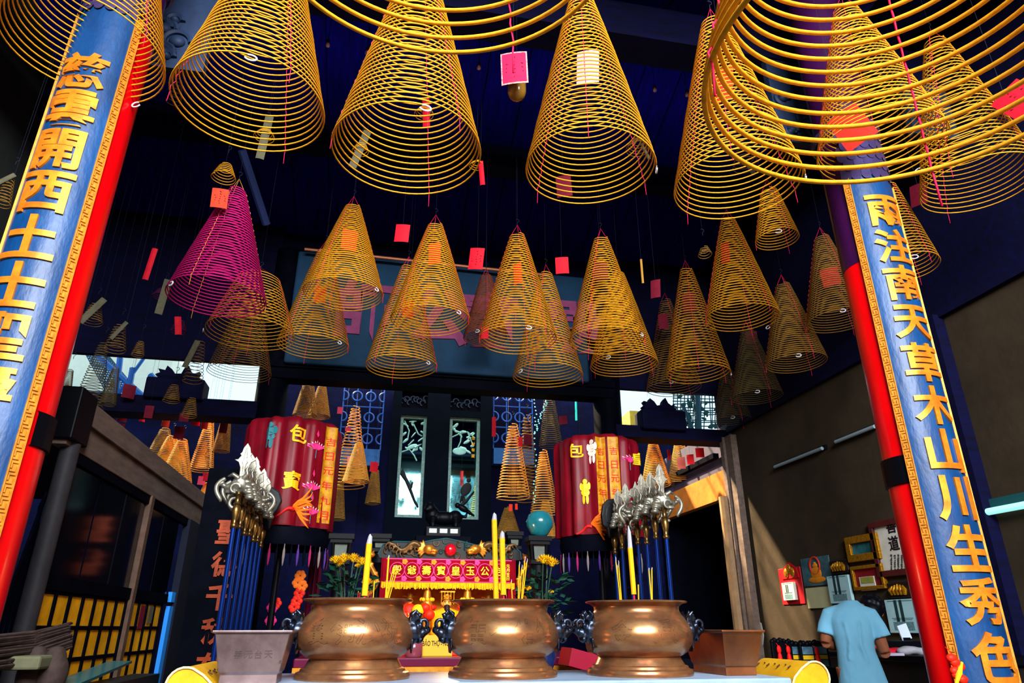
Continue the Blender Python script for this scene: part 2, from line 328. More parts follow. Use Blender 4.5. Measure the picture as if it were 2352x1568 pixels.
# ------------------------------------------------------------------ front columns with couplet boards
RED = M('red_lacquer', (225, 2, 8), .32, var=.12, scale=3, coat=.3)
PURP = M('dark_purple', (52, 8, 58), .4, var=.3, scale=4, coat=.3)
BLUE = M('blue_lacquer_board', (4, 70, 128), .42, col2=(2, 36, 76), scale=2.2, bump=.16, bscale=16, spec=.35, stretch=(2, 2, .7))
GOLD = M('gold_leaf', (236, 148, 34), .38, .35, col2=(196, 96, 22), scale=9)
GOLDS = M('gold_strip', (214, 140, 48), .4, .3, var=.3, scale=20)
SCAL = M('scalloped_plate', (72, 62, 110), .35, .4, var=.3, scale=8)
def column(cx, cy, chars, z0, dz, size, zred, lab, cap_z, turn=0.):
    t = thing('temple_column', lab, 'column', (cx, cy, 0), 'front columns of the hall')
    R, B = .21, .232; mb = MB(); mb.lathe((cx, cy, 0), [(R, 0), (R, zred)], 40); put('shaft', mb, RED, t, smooth=60)
    mb = MB(); mb.lathe((cx, cy, 0), [(R+.002, zred), (R+.004, zred+.02), (R-.002, 6.6)], 40); put('upper_shaft', mb, PURP, t, smooth=60)['label'] = 'dark purple upper shaft'  # shaft turns dark purple above the red
    mb = MB(); mb.lathe((cx, cy, 0), [(R+.02, 0), (R+.1, .02), (R+.12, .16), (R+.04, .26), (R, .28)], 40); put('stone_base', mb, FLOOR, t, smooth=60)
    A = math.radians(60)
    def cyl(rad): return lambda x, y, d: Vector((cx+(rad+d)*math.sin(x/B+turn), cy-(rad+d)*math.cos(x/B+turn), y))
    f = cyl(B); mb = MB(); N = 36; V = []; F = []
    for zz in (.5, cap_z):
        for rad in (R, B):
            for i in range(N+1): V.append(cyl(rad)((-A+2*A*i/N)*B, zz, 0))
    k = N+1
    for i in range(N): F += [(k+i, k+i+1, 3*k+i+1, 3*k+i), (i, 2*k+i, 2*k+i+1, i+1), (2*k+i, 3*k+i, 3*k+i+1, 2*k+i+1), (i, i+1, k+i+1, k+i)]
    F += [(0, k, 3*k, 2*k), (N, 2*k+N, 3*k+N, k+N)]
    mb.add(V, F); bd = put('couplet_board', mb, BLUE, t, smooth=50)
    for s in (-1, 1):                                            # fretted gold strips along both edges
        mb = MB(); x = s*(A*B-.022)
        def strip(x0, x1, y0, y1, d):
            P = [f(x0, y0, 0), f(x1, y0, 0), f(x1, y1, 0), f(x0, y1, 0), f(x0, y0, d), f(x1, y0, d), f(x1, y1, d), f(x0, y1, d)]
            mb.add(P, [(0, 4, 5, 1), (1, 5, 6, 2), (2, 6, 7, 3), (3, 7, 4, 0), (4, 7, 6, 5)])
        strip(x-.022, x+.022, .5, cap_z, .004); strip(x-.023, x-.018, .5, cap_z, .012); strip(x+.018, x+.023, .5, cap_z, .012)
        yy = .5
        while yy < cap_z-.08:
            strip(x-.014, x+.009, yy+.004, yy+.009, .011); strip(x+.005, x+.010, yy+.004, yy+.034, .011); strip(x-.014, x-.009, yy+.02, yy+.05, .011); strip(x-.013, x+.014, yy+.045, yy+.05, .011); yy += .058
        put('gold_strip', mb, GOLDS, bd)
    for i, ch in enumerate(chars):
        mb = MB(); zc = z0-i*dz
        letter(mb, ch, lambda x, y, d: f(x, zc+y, d+.001), size, .012, .026, 8); put('gold_character', mb, GOLD, bd, smooth=40)
    mb = MB()                                                    # scalloped cap plate over the board
    for r_ in range(5):
        for i in range(7):
            x = (-A+2*A*(i+.5+(r_ % 2)*.5)/7.5)*B; zz = cap_z+.02+r_*.09
            P = [f(x+.034*math.cos(q), zz+.055*math.sin(q), .012) for q in np.linspace(PI, 2*PI, 9)]+[f(x+.034, zz+.09, .004), f(x-.034, zz+.09, .004)]
            mb.add(P, [tuple(range(len(P)))])
    mb.lathe((cx, cy, cap_z+.45), [(B, 0), (B+.02, .02), (B+.02, .06), (B, .08)], 30); put('scalloped_cap', mb, SCAL, t)
    mb = MB(); mb.lathe((cx, cy, 0), [(R+.001, 1.98), (R+.016, 1.985), (R+.016, 2.155), (R+.001, 2.16)], 24, a0=(-PI/6+.02), a1=(PI+PI/6-.02)); put('clamp_band', mb, BLK, t)['label'] = 'black clamp round the red shaft'
    return t
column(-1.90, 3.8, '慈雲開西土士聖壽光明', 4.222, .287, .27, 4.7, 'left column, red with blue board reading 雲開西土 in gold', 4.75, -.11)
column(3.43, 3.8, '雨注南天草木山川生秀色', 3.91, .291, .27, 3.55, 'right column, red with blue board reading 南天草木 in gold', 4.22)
# rear columns and copper couplet board
COPP = M('copper_characters', (150, 58, 26), .4, .3, var=.4, scale=12)
for X, lab in ((-1.62, 'black rear column behind the left halberd rack with copper characters'), (3.46, 'black rear column behind the right red canopy')):
    t = thing('rear_column', lab, 'column', (X, YR+.1, 0), 'rear columns of the hall')
    mb = MB(); mb.lathe((X, YR+.1, 0), [(.3, 0), (.3, .2), (.22, .25), (.22, 6.6)], 28); put('shaft', mb, DARKW, t, smooth=50)
    mb = MB()
    for i in range(9): mb.torus((X+random.uniform(-.15, .15), YR-.11, 1+i*.3), .07, .02, (1, 0, 0), (0, .2, 1), 14, 5)
    put('relief', mb, DARKW, t, smooth=50)
t = thing('couplet_plaque', 'black hanging board with copper characters beside the left halberds', 'plaque', (-1.42, 7.3, .2))
p, q = atX(462, 1470, -1.45), atX(515, 1230, -1.45)
Yc = at(505, 1370, 7.0)
mb = MB(); xx = at(490, 1400, 7.6)[0]; mb.span((xx-.26, 7.6, .0), (xx+.22, 7.66, 2.7)); put('board', mb, DARKW, t)
for i, ch in enumerate('聖德千秋在'):
    mb = MB(); zc = 2.05-i*.31; letter(mb, ch, flat((xx+.04, 7.595, zc), (1, 0, 0), (0, 0, 1)), .25, .015, .03); put('copper_character', mb, COPP, t)
# great plaque
t = thing('name_plaque', 'huge slate blue name board with faded rose characters under the roof', 'plaque', (.83, YR, 4.7))
mb = MB(); mb.box((.80, YR-.26, 5.535), (4.52, .1, 1.81)); put('board', mb, M('slate_plaque', (18, 58, 88), .7, var=.35, scale=2), t, bevel=.03)
for ch, px, py in (('師', 845, 720), ('公', 1010, 690), ('寶', 1125, 735), ('殿', 1320, 730)):
    c = at(px, py, YR-.33); mb = MB(); letter(mb, ch, flat((c[0], YR-.312, 5.52), (1, 0, 0), (0, 0, 1)), .98, .03, .03); put('rose_character', mb, M('faded_rose', (140, 62, 104), .7, var=.25), t)
mb = MB(); mb.tube([at(700, 572, YR-.5), at(1260, 632, YR-.5)], .025, 8); t = thing('hanging_rod', 'thin brass rod hung across in front of the name board', 'rod', at(980, 602, YR-.5)); put('rod', mb, M('brass_rod', (170, 104, 70), .4, .5), t)
for px, py in ((720, 574), (1240, 630)): p = at(px, py, YR-.5); put('hanger', MB().tube([p, (p[0], p[1], roof_z(p[1])-.02)], .006, 5), DARKW, t)
# ------------------------------------------------------------------ incense coils
COILTAB = []
def coil(px, label, mat=YEL, R=.42, turns=32, rt=.0042, H=None, apex=None, pos=None, seg=44, sides=5, r0=.075, parts=True, thread=PINK, end=4.2, group='incense spirals hung under the roof', up=None, sag=1.0, hookmat=WHITE, tilt=0., Yt=None):
    c = np.array(pos) if pos is not None else ring_at(*px, R)
    if Yt: k = Yt/c[1]; R *= k; r0 *= k; c = _O+k*(c-_O)
    if H is None: H = rise_to(c, apex)
    n = int(turns*seg); s = np.linspace(0, 1, n); a = end-2*PI*turns*(1-s)
    rad = r0+(R-r0)*s**.95; rad = rad*(1+.006*np.sin(3*a+c[0]*7)+.004*np.sin(5*a*.37))
    P = np.c_[rad*np.cos(a), rad*np.sin(a), H*(1-s**sag)+.004*np.sin(a*2+c[1]*5)]
    if tilt: P[:, 0] += tilt*P[:, 2]
    mb = MB(); mb.tube(P, rt, sides)
    t = bpy.data.objects.new('incense_coil', None); COL.objects.link(t); t.location = c; t['_loc'] = tuple(map(float, c)); t.empty_display_size = .05
    tag(t, label, 'incense coil', group)
    def mk(nm, m, mat): 
        me = bpy.data.meshes.new(nm); me.from_pydata(m.v, [], m.f); me.materials.append(mat); me.polygons.foreach_set('use_smooth', [True]*len(me.polygons))
        o = bpy.data.objects.new(nm, me); COL.objects.link(o); o.parent = t; o['_loc'] = (0, 0, 0); return o
    sp = mk('spiral', mb, mat)
    apx = np.array([tilt*(H+.14), 0, H+.14])
    if parts:
        for k in range(3):
            an = end+.5+2*PI*k/3; Q = []
            for i in range(turns+1):
                u = i/turns; rr = r0+(R-r0)*u**.95+rt*1.5*(1 if i % 2 else -.6); Q.append((rr*math.cos(an)+tilt*H*(1-u), rr*math.sin(an), H*(1-u**sag)))
            Q.append((Q[-1][0]*1.01, Q[-1][1]*1.01, -.07)); mk('cord', MB().tube([apx]+Q, rt*.45, 4), thread)
        e = P[-1]; e2 = np.array([-math.sin(end), math.cos(end), 0])
        mk('end_hook', MB().tube([e+e2*.03*math.sin(k)+np.array([0, 0, -.018*(1-math.cos(k))]) for k in np.linspace(-.6, 4.4, 12)], rt*1.1, 5), hookmat)
    zr = (roof_z(c[1]) if c[1] < 9.7 else up or 5.6)-c[2] if up is None else up-c[2]
    mb = MB().tube([apx, apx+np.array([0, 0, .03])]+[apx+np.array([.02*math.sin(k), 0, .06-.02*math.cos(k)]) for k in np.linspace(0, 4, 8)], .003, 4)
    if zr > apx[2]+.1: mb.tube([apx+np.array([0, 0, .06]), (apx[0], 0, zr)], .0016, 4)
    mk('hanger', mb, STEEL); return c, H
G1 = 'front row of large yellow spirals'; G2 = 'middle row of yellow spirals'; G3 = 'second row of yellow spirals'; G4 = 'dim spirals near the right wall'; G5 = 'spirals in the rear light well'; G6 = 'nearly burnt out spirals'; G7 = 'close-up spirals overhead'; G8 = 'dim spirals in the left aisle'
b = dict(seg=52, sides=6, turns=38, rt=.0046)
coil(0, 'largest close-up yellow spiral cut by the top edge at upper right', pos=(.97, .82, 2.13), H=1.35, rt=.0058, group=G7, seg=90, sides=10, turns=38, end=.35)
coil(0, 'close-up yellow spiral cut by the top edge left of centre', pos=(.04, 1.01, 2.57), H=1.4, rt=.0058, group=G7, seg=90, sides=10, turns=34, end=-1.6)
coil(0, 'large yellow spiral hanging over the left blue column', pos=(-1.83, 3.35, 4.17), H=1.5, group=G1, end=1.15, **b)
coil(0, 'large yellow spiral hanging just right of the left column', pos=(-.89, 3.33, 3.9), H=1.5, group=G1, end=-1.4, **b)
coil(0, 'large yellow spiral behind the close-up spiral left of centre', pos=(.02, 3.21, 3.62), H=1.5, group=G1, end=-1.4, **b)
coil(0, 'large yellow spiral with a pale pink tag inside, right of the amber lamp', pos=(1.19, 3.48, 3.87), H=1.54, group=G1, end=-.3, **b)
coil(0, 'large yellow spiral half covered by the left rim of the largest close-up spiral', pos=(2.21, 3.46, 3.86), H=1.5, group=G1, end=-.55, **b)
coil(0, 'large yellow spiral with an orange red tag, hanging in front of the right column', pos=(3.30, 3.35, 4.25), H=1.36, group=G1, end=.3, **b)
coil(0, 'large yellow spiral hanging right of the right column', pos=(4.50, 3.72, 4.37), H=1.53, group=G1, end=-1.2, **b)
b = dict(turns=38, seg=40, rt=.0058)
coil(0, 'magenta spiral with gold cords, the only magenta one at full size', MAG, pos=(-1.55, 5.91, 3.87), H=1.16, thread=GTHR, group=G2, end=-2.4, **b)
coil(0, 'leftmost yellow spiral of the middle row, in front of the name board', pos=(-.52, 6.75, 4.42), H=1.12, group=G2, end=-.6, **b)
coil(0, 'yellow spiral of the middle row over the left character of the name board', pos=(.41, 6.63, 4.14), H=1.19, group=G2, end=-.9, **b)
coil(0, 'yellow spiral of the middle row over the centre of the name board', pos=(1.35, 6.62, 3.99), H=1.31, group=G2, end=-1.5, **b)
coil(0, 'yellow spiral of the middle row over the right end of the name board', pos=(2.38, 6.69, 4.09), H=1.33, group=G2, end=-.8, **b)
coil(0, 'yellow spiral with tilted red tag, right of the name board, highest of the middle row', pos=(4.03, 6.62, 4.48), H=1.37, group=G2, end=.3, **b)
coil(0, 'yellow spiral overlapped by the leftmost middle-row spiral, lower left of it', pos=(-.89, 7.85, 4.23), H=1.33, group=G3, end=-.7, **b)
coil(0, 'yellow spiral hanging lowest over the left half of the name board', pos=(.16, 7.62, 3.96), H=1.36, group=G3, end=-.8, **b)
coil(0, 'yellow spiral hanging lowest over the right half of the name board', pos=(1.89, 7.46, 3.91), H=1.39, group=G3, end=3.6, **b)
coil(0, 'yellow spiral half hidden behind the last middle-row spiral before the right opening', pos=(2.87, 7.49, 4.13), H=1.29, group=G3, end=3.9, **b)
coil(0, 'yellow spiral hanging above the bright right opening', pos=(4.05, 7.9, 4.24), H=1.6, group=G3, end=-.4, **b)
coil((1485, 1613, 913), 'dim thin spiral directly above the bright opening, behind a yellow one', YEL2, apex=690, group=G3, **b)
coil((1064, 1165, 796), 'dim rose tinted spiral hidden behind the centre middle-row spiral', M('incense_rose', (140, 70, 40), .8), R=.3, apex=635, group=G3, **b)
coil(0, 'brown yellow spiral directly under the magenta spiral', pos=(-1.34, 6.5, 3.78), Yt=7.15, H=.68, r0=.2, turns=18, seg=40, group=G3, end=-2.9)
coil((474, 624, 881), 'dim olive spiral lowest of the three under the magenta spiral', YEL2, apex=700, r0=.15, group=G3, turns=30, seg=40)
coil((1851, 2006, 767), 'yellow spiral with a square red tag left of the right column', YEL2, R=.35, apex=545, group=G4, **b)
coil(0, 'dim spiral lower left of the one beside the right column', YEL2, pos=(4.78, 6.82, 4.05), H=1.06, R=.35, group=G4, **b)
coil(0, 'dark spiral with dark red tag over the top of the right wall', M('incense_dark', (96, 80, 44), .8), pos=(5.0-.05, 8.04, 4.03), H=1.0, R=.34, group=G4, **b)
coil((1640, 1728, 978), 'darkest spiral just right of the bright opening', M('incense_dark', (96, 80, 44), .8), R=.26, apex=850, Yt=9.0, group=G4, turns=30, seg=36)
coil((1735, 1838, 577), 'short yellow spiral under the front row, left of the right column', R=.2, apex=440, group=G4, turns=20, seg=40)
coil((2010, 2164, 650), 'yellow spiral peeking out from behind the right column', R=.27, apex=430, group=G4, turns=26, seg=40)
# nearly burnt-out spirals
def small(px, ap, label, R=.11, turns=6, mat=YEL, **k): return coil(px, label, mat, R=R, turns=turns, apex=ap, rt=.0036, seg=32, r0=R*.45, parts=False, group=k.pop('group', G6), Yt=k.pop('Yt', 5.6), **k)
small((484, 542, 427), 380, 'small burnt spiral above the magenta spiral')
small((582, 632, 332), 300, 'small burnt spiral with a grey paper strip seen through the second front spiral', turns=4)
small((808, 848, 362), 330, 'small burnt spiral with grey strip behind the third front spiral, left side', turns=4)
small((951, 997, 280), 248, 'small burnt spiral with red strip seen inside the third front spiral', turns=4)
small((1077, 1112, 393), 372, 'small burnt spiral with red strip right of the third front spiral', turns=3, R=.1)
small((1142, 1222, 50), -8, 'small burnt spiral at the top edge above the amber lamp', R=.12, turns=6)
small((2274, 2342, 163), 118, 'small burnt spiral with red top at the upper right corner', R=.12, turns=2, Yt=4.2)
small((-18, 24, 482), 410, 'dim spiral at the left edge beside the blue board', turns=9, mat=YEL2)
small((1437, 1495, 362), 322, 'small burnt spiral inside the right side of the pale pink tag spiral', turns=5, mat=YEL2)
small((1603, 1637, 596), 568, 'tiny dark burnt spiral left of the tallest middle-row spiral', turns=4, mat=YEL2)
small((1683, 1745, 402), 335, 'dark burnt spiral with grey strip under the largest close-up spiral', turns=6, mat=YEL2)
small((380, 416, 247), 185, 'dark burnt spiral behind the second front spiral, left rim', turns=6, mat=YEL2)
small((182, 236, 752), 700, 'dim spiral with a tilted grey strip, highest in the left aisle', turns=8, mat=YEL2, group=G8, Yt=7.9)
small((235, 289, 815), 748, 'dim spiral over the upper left corner of the left opening', turns=9, mat=YEL2, group=G8, Yt=7.9)
small((300, 331, 822), 785, 'dark short spiral at the top of the left opening', turns=8, mat=YEL2, group=G8, Yt=7.9)
small((348, 396, 692), 664, 'small burnt purple spiral with a long grey strip', turns=6, mat=M('incense_purple', (90, 26, 66), .8), group=G8, Yt=7.9)
small((389, 429, 770), 738, 'small burnt spiral wrapped by red paper left of the magenta spiral', turns=6, mat=M('incense_purple', (90, 26, 66), .8), group=G8, Yt=7.9)
small((418, 466, 885), 785, 'dim spiral with grey strip in front of the white house wall', turns=12, mat=YEL2, group=G8, Yt=7.9)
small((372, 413, 928), 885, 'dark spiral in front of the left scroll block', turns=9, mat=YEL2, group=G8, Yt=7.9)
small((414, 452, 962), 915, 'dark spiral just right of the one before the scroll block', turns=10, mat=YEL2, group=G8, Yt=7.9)
DK = M('incense_dark', (96, 80, 44), .8)  # darkest copy of the incense yellow, with the shade mixed in
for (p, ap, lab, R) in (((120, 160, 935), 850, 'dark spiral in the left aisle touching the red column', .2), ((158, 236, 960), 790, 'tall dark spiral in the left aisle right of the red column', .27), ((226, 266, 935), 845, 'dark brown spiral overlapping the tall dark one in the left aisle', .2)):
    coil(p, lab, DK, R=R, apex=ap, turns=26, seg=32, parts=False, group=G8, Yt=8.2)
wi = 0
WEL = M('incense_sunlit', (226, 160, 60), .75, var=.2, scale=40)  # sunlit copy of the incense yellow, with the light mixed in
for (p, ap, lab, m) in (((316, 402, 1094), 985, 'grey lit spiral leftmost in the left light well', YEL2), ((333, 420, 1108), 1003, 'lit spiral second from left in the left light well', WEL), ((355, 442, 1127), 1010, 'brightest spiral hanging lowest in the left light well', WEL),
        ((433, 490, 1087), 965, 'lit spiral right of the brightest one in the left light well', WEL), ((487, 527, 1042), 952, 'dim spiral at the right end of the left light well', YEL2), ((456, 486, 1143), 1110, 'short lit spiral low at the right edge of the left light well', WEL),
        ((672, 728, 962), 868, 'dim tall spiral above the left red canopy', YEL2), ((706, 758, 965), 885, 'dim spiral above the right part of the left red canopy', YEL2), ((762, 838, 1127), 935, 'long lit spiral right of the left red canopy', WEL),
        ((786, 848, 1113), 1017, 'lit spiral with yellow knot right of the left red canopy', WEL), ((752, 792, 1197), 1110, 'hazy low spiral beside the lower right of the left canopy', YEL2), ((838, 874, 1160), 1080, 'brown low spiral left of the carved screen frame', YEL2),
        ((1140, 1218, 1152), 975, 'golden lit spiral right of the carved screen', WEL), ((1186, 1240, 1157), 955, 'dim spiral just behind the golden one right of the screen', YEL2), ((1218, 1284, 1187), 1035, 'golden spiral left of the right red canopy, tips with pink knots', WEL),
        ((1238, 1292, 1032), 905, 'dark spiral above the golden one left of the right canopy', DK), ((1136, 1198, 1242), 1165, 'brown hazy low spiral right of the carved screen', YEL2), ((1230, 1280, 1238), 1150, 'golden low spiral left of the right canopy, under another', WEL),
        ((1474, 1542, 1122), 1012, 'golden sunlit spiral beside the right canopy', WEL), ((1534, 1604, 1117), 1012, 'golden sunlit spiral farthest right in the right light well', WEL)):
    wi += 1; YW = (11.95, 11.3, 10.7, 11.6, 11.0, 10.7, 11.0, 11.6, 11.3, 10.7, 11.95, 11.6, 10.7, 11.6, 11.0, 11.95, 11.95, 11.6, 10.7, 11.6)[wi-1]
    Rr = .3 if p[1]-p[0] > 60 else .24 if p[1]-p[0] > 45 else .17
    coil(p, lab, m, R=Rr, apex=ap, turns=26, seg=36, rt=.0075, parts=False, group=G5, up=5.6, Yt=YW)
# ------------------------------------------------------------------ altar table, bronze bowls, pots, incense sticks
BRZ = M('brown_bronze', (190, 136, 86), .24, .72, col2=(122, 74, 56), scale=5, stretch=(1, 1, 2.2))
BRZD = M('dark_bronze', (70, 80, 96), .33, .95, col2=(24, 32, 52), scale=14)
PEW = M('pewter_pot', (166, 142, 140), .38, .85, col2=(104, 84, 88), scale=5)
COPT = M('copper_pot', (172, 112, 70), .36, .9, col2=(110, 66, 46), scale=4)
ETCH = M('etched_line', (44, 28, 22), .5, .4)
MARB = M('pale_marble', (150, 176, 205), .35, var=.25, scale=6)
YWOOD = M('yellow_painted_scroll', (226, 172, 22), .5, col2=(186, 128, 12), scale=7)
TZ = .952
t = thing('altar_table', 'pale topped altar table with yellow scrolled ends under the bronze bowls', 'table', (.63, 3.3, 0))
mb = MB(); mb.span((-.525, 2.98, TZ-.05), (1.805, 3.72, TZ)); put('tabletop', mb, MARB, t, bevel=.008)
mb = MB(); mb.span((-.6, 3.0, TZ-.2), (1.9, 3.66, TZ-.05)); put('apron', mb, DARKW, t)
for x in (-.5, 1.8):
    for y in (3.08, 3.6): mb = MB(); mb.span((x-.05, y-.05, 0), (x+.05, y+.05, TZ-.2)); put('leg', mb, DARKW, t, bevel=.01)
def scroll_end(x, s, y0, y1):
    prof = [(0, -.04), (s*.02, 0.0), (s*.06, .035), (s*.1, .058)]
    c = (s*.125, -.0); R = .062
    prof += [(s*.125+s*R*math.cos(k), .0+R*math.sin(k)) for k in np.linspace(PI*.55, -PI*.75, 14)]
    mb = MB(); out = [(x+a, TZ+b) for a, b in prof]
    poly = out+[(x+s*.02, TZ-.1), (x, TZ-.1)]
    mb.prism([(p[0], p[1]) for p in poly], (0, (y0+y1)/2, 0), (1, 0, 0), (0, 0, 1), y1-y0); e = put('scroll_end', mb, YWOOD, t, smooth=40, bevel=.004)
    mb = MB()
    for yy in (y0-.004,): mb.tube([(p[0], yy, p[1]) for p in out], .0045, 6)
    put('edge_line', mb, M('cream_edge', (235, 205, 150), .5), e)
    mb = MB()
    for i in range(9): mb.tube([(x+s*.045+s*.02*(i % 2), y0+.08+i*.045, TZ+.034+.012*(i % 2)), (x+s*.062, y0+.085+i*.045, TZ+.042)], .003, 5)
    put('worn_mark', mb, M('scuff', (70, 44, 30), .7), e)
scroll_end(-.53, -1, 3.0, 3.55); scroll_end(1.81, 1, 3.0, 3.4)
PROF = [(.0, .03), (.215, .03), (.23, .025), (.238, .018), (.238, .0), (.24, .0), (.242, .014), (.236, .028), (.222, .034), (.218, .045), (.205, .05), (.192, .075), (.186, .088), (.2, .094), (.225, .112), (.243, .14), (.252, .175), (.25, .205), (.24, .238), (.222, .268), (.206, .29), (.198, .31), (.2, .325), (.214, .338), (.236, .344), (.24, .35), (.234, .353), (.2, .345), (.185, .325), (.0, .315)]
PROF = [(r_, z_*.89) for r_, z_ in PROF]
def bowl_r(z):
    p = [q for q in PROF[13:25]]; return float(np.interp(z, [q[1] for q in p], [q[0] for q in p]))
LION = None
def lion(parent, c, s):
    """bronze lion head handle looking outward (s = -1 left, 1 right)"""
    mb = MB(); x, y, z = c
    P = lambda a, b_, h: (x+s*a, y+b_, z+h)
    mb.ball(P(.0, 0, .0), (.05, .05, .055)); mb.ball(P(.045, 0, -.01), (.036, .036, .03)); mb.ball(P(.07, 0, .0), (.02, .026, .017)); mb.ball(P(.052, 0, -.04), (.03, .028, .014))
    for k in (-1, 1):
        mb.ball(P(.03, .03*k, .025), .015); mb.ball(P(.074, .017*k, .008), .012)
        mb.tube([P(.05+.02*math.sin(q), .03*k, .03+.02*math.cos(q)) for q in np.linspace(-1.5, 2.4, 9)], .008, 8)
        mb.tube([P(.06-.035*q, .033*k, -.03-.014*math.sin(q*6)) for q in np.linspace(0, 1, 9)], .008, 8)
        for j in range(3): mb.torus(P(.0-.012*j, .038*k, .05-.04*j), .02, .009, (s, 0, 0), (0, 0, 1), 14, 8, .4*j, 5)
        mb.tube([P(.0, .028*k, .05), P(-.012, .05*k, .075), P(.01, .055*k, .09)], [.016, .012, .005], 8)
    for j in range(6): mb.tube([P(-.01, -.04+.016*j, -.03), P(-.028, -.042+.017*j, -.075), P(-.02, -.034+.013*j, -.11)], [.016, .014, .004], 8)
    mb.tube([P(.015, 0, .045), P(.03, 0, .075), P(.012, 0, .088), P(-.0, 0, .07)], [.014, .014, .01, .006], 8)
    mb.ball(P(-.035, 0, -.01), (.03, .055, .07))
    mb.v = [(x+(a-x)*.85*(1-min(.75, max(0, (z-c2)/.11))), b_, z+(c2-z)*.95) for a, b_, c2 in mb.v]
    return put('lion_handle', mb, BRZD, parent, remesh=.0042, passes=2)
def bowl(X, lab, chars):
    Y = 3.3; t = thing('incense_bowl', lab, 'incense bowl', (X, Y, TZ), 'bronze incense bowls on the altar table')
    mb = MB(); mb.lathe((X, Y, TZ), PROF, 64); put('bowl', mb, BRZ, t, smooth=35)
    for s in (-1, 1): lion(t, (X+s*.247, Y-.02, TZ+.185), s)
    for i, ch in enumerate(chars):                                # large outlined characters engraved round the belly
        mb = MB(); g = glyph(ch, .015); V, F, E = g; zc = .185; a0 = -PI/2+(i-1.5)*.42; nx = {}
        for a, b_ in E: nx[a] = b_
        seen = set()
        for a in list(nx):
            if a in seen: continue
            L = [a]; seen.add(a); q = nx[a]
            while q != a and q in nx and q not in seen: L.append(q); seen.add(q); q = nx[q]
            if len(L) < 4: continue
            L = L[::2] if len(L) > 12 else L
            pts = []
            for k in L:
                zz = zc+V[k][1]*.1; r = bowl_r(zz)+.0002; an = a0+V[k][0]*.1/.25; pts.append((X+r*math.cos(an), Y+r*math.sin(an), TZ+zz))
            mb.tube(pts, .0007, 3, closed=True)
        put('engraved_character', mb, ETCH, t)
    mb = MB(); mb.lathe((X, Y, TZ), [(.19, .29), (.12, .297), (0, .301)], 32); put('ash', mb, M('incense_ash', (150, 140, 130), .95, var=.3, scale=20), t)
    return X
B1 = bowl(-.05, 'left bronze bowl, next to the grey rectangular pot', '寶佛沙祝'); B2 = bowl(.6, 'middle bronze bowl, with the two tallest yellow sticks', '雷不佑信'); B3 = bowl(1.24, 'right bronze bowl, next to the copper rectangular pot', '金山岳玉')
# rectangular pots
def pot(name, cx, cy, wx, wy, lab, mat, txt):
    t = thing(name, lab, 'incense pot', (cx, cy, TZ)); h = .19; mb = MB()
    def loop(k, z, g=0): return [(cx-wx/2*k-g, cy-wy/2*k-g, TZ+z), (cx+wx/2*k+g, cy-wy/2*k-g, TZ+z), (cx+wx/2*k+g, cy+wy/2*k+g, TZ+z), (cx-wx/2*k-g, cy+wy/2*k+g, TZ+z)]
    Ls = [loop(.74, .0), loop(.74, .035), loop(.78, .04), loop(.97, h-.012), loop(1, h-.01, .006), loop(1, h, .006), loop(.95, h-.002), loop(.9, h-.03)]
    V = [p for L in Ls for p in L]; F = [(0, 3, 2, 1)]
    for i in range(len(Ls)-1):
        for j in range(4): F.append((i*4+j, i*4+(j+1) % 4, (i+1)*4+(j+1) % 4, (i+1)*4+j))
    F.append(tuple(range(len(V)-4, len(V)))); mb.add(V, F); put('pot_body', mb, mat, t, bevel=.003)
    mb = MB(); mb.add(loop(.93, h-.018), [(0, 1, 2, 3)]); put('ash', mb, M('incense_ash', (150, 140, 130)), t)
    if txt:
        mb = MB(); sl = (h-.05)/(wy/2*.19)
        for i, ch in enumerate(txt):
            letter(mb, ch, flat((cx-.045+.037*i, cy-wy/2*.88+.0, TZ+.105), (1, 0, 0), Vector((0, -1, sl)).normalized()), .03, .0008, .0)
        for i, ch in enumerate('光緒元年'): letter(mb, ch, flat((cx+.115, cy-wy/2*.9+.005, TZ+.15-.024*i), (1, 0, 0), Vector((0, -1, sl)).normalized()), .015, .0008, .0)
        put('engraving', mb, M('pot_etch', (98, 84, 84), .5, .6), t)
pot('rectangular_pot', -.435, 3.12, .285, .24, 'grey rectangular metal pot with engraved characters, left of the left bowl', PEW, '壽元台天')
pot('rectangular_pot', 1.665, 3.32, .2, .46, 'copper rectangular pot right of the right bowl', COPT, '')
# incense sticks
GASH = M('grey_ash_tip', (170, 170, 180), .9); STK = M('joss_yellow', (240, 180, 14), .7, var=.15, scale=30); STEM = M('joss_pink_stem', (225, 30, 80), .6)
def joss(tip, base, Y, r, lab, ash=.1, group='incense sticks standing in the bowls', stem=.12, zb=TZ+.285):
    a = np.array(at(*base, Y)); b_ = np.array(at(*tip, Y)); d = b_-a; a = a-d/np.linalg.norm(d)*max(0, (a[2]-zb))/max(d[2]/np.linalg.norm(d), .3)
    t = thing('incense_stick', lab, 'incense stick', a, group); d = b_-a
    put('stem', MB().tube([a, a+d*(stem+.01)], max(r*.35, .0016), 6), STEM, t); put('stick', MB().tube([a+d*stem, a+d*(1-ash)], r, 8), STK, t)
    if ash: put('ash_tip', MB().tube([a+d*(1-ash), a+d*(1-ash*.3)+np.array([.002, 0, 0]), b_], [r*.95, r*.7, r*.15], 7), GASH, t)
joss((850, 1226), (837, 1372), 3.25, .0135, 'thick yellow incense stick with grey tip in the left bowl', .14, stem=.14)
joss((893, 1274), (886, 1374), 3.3, .004, 'taller thin stick just left of the thin cluster in the left bowl', .05)
for i, (x, y, bx) in enumerate(((910, 1297, 889), (904, 1299, 887), (913, 1305, 893))): joss((x, y), (bx, 1376), 3.28+.01*i, .0024, 'one of three thin leaning sticks clustered in the left bowl', .04, 'thin cluster in the left bowl')
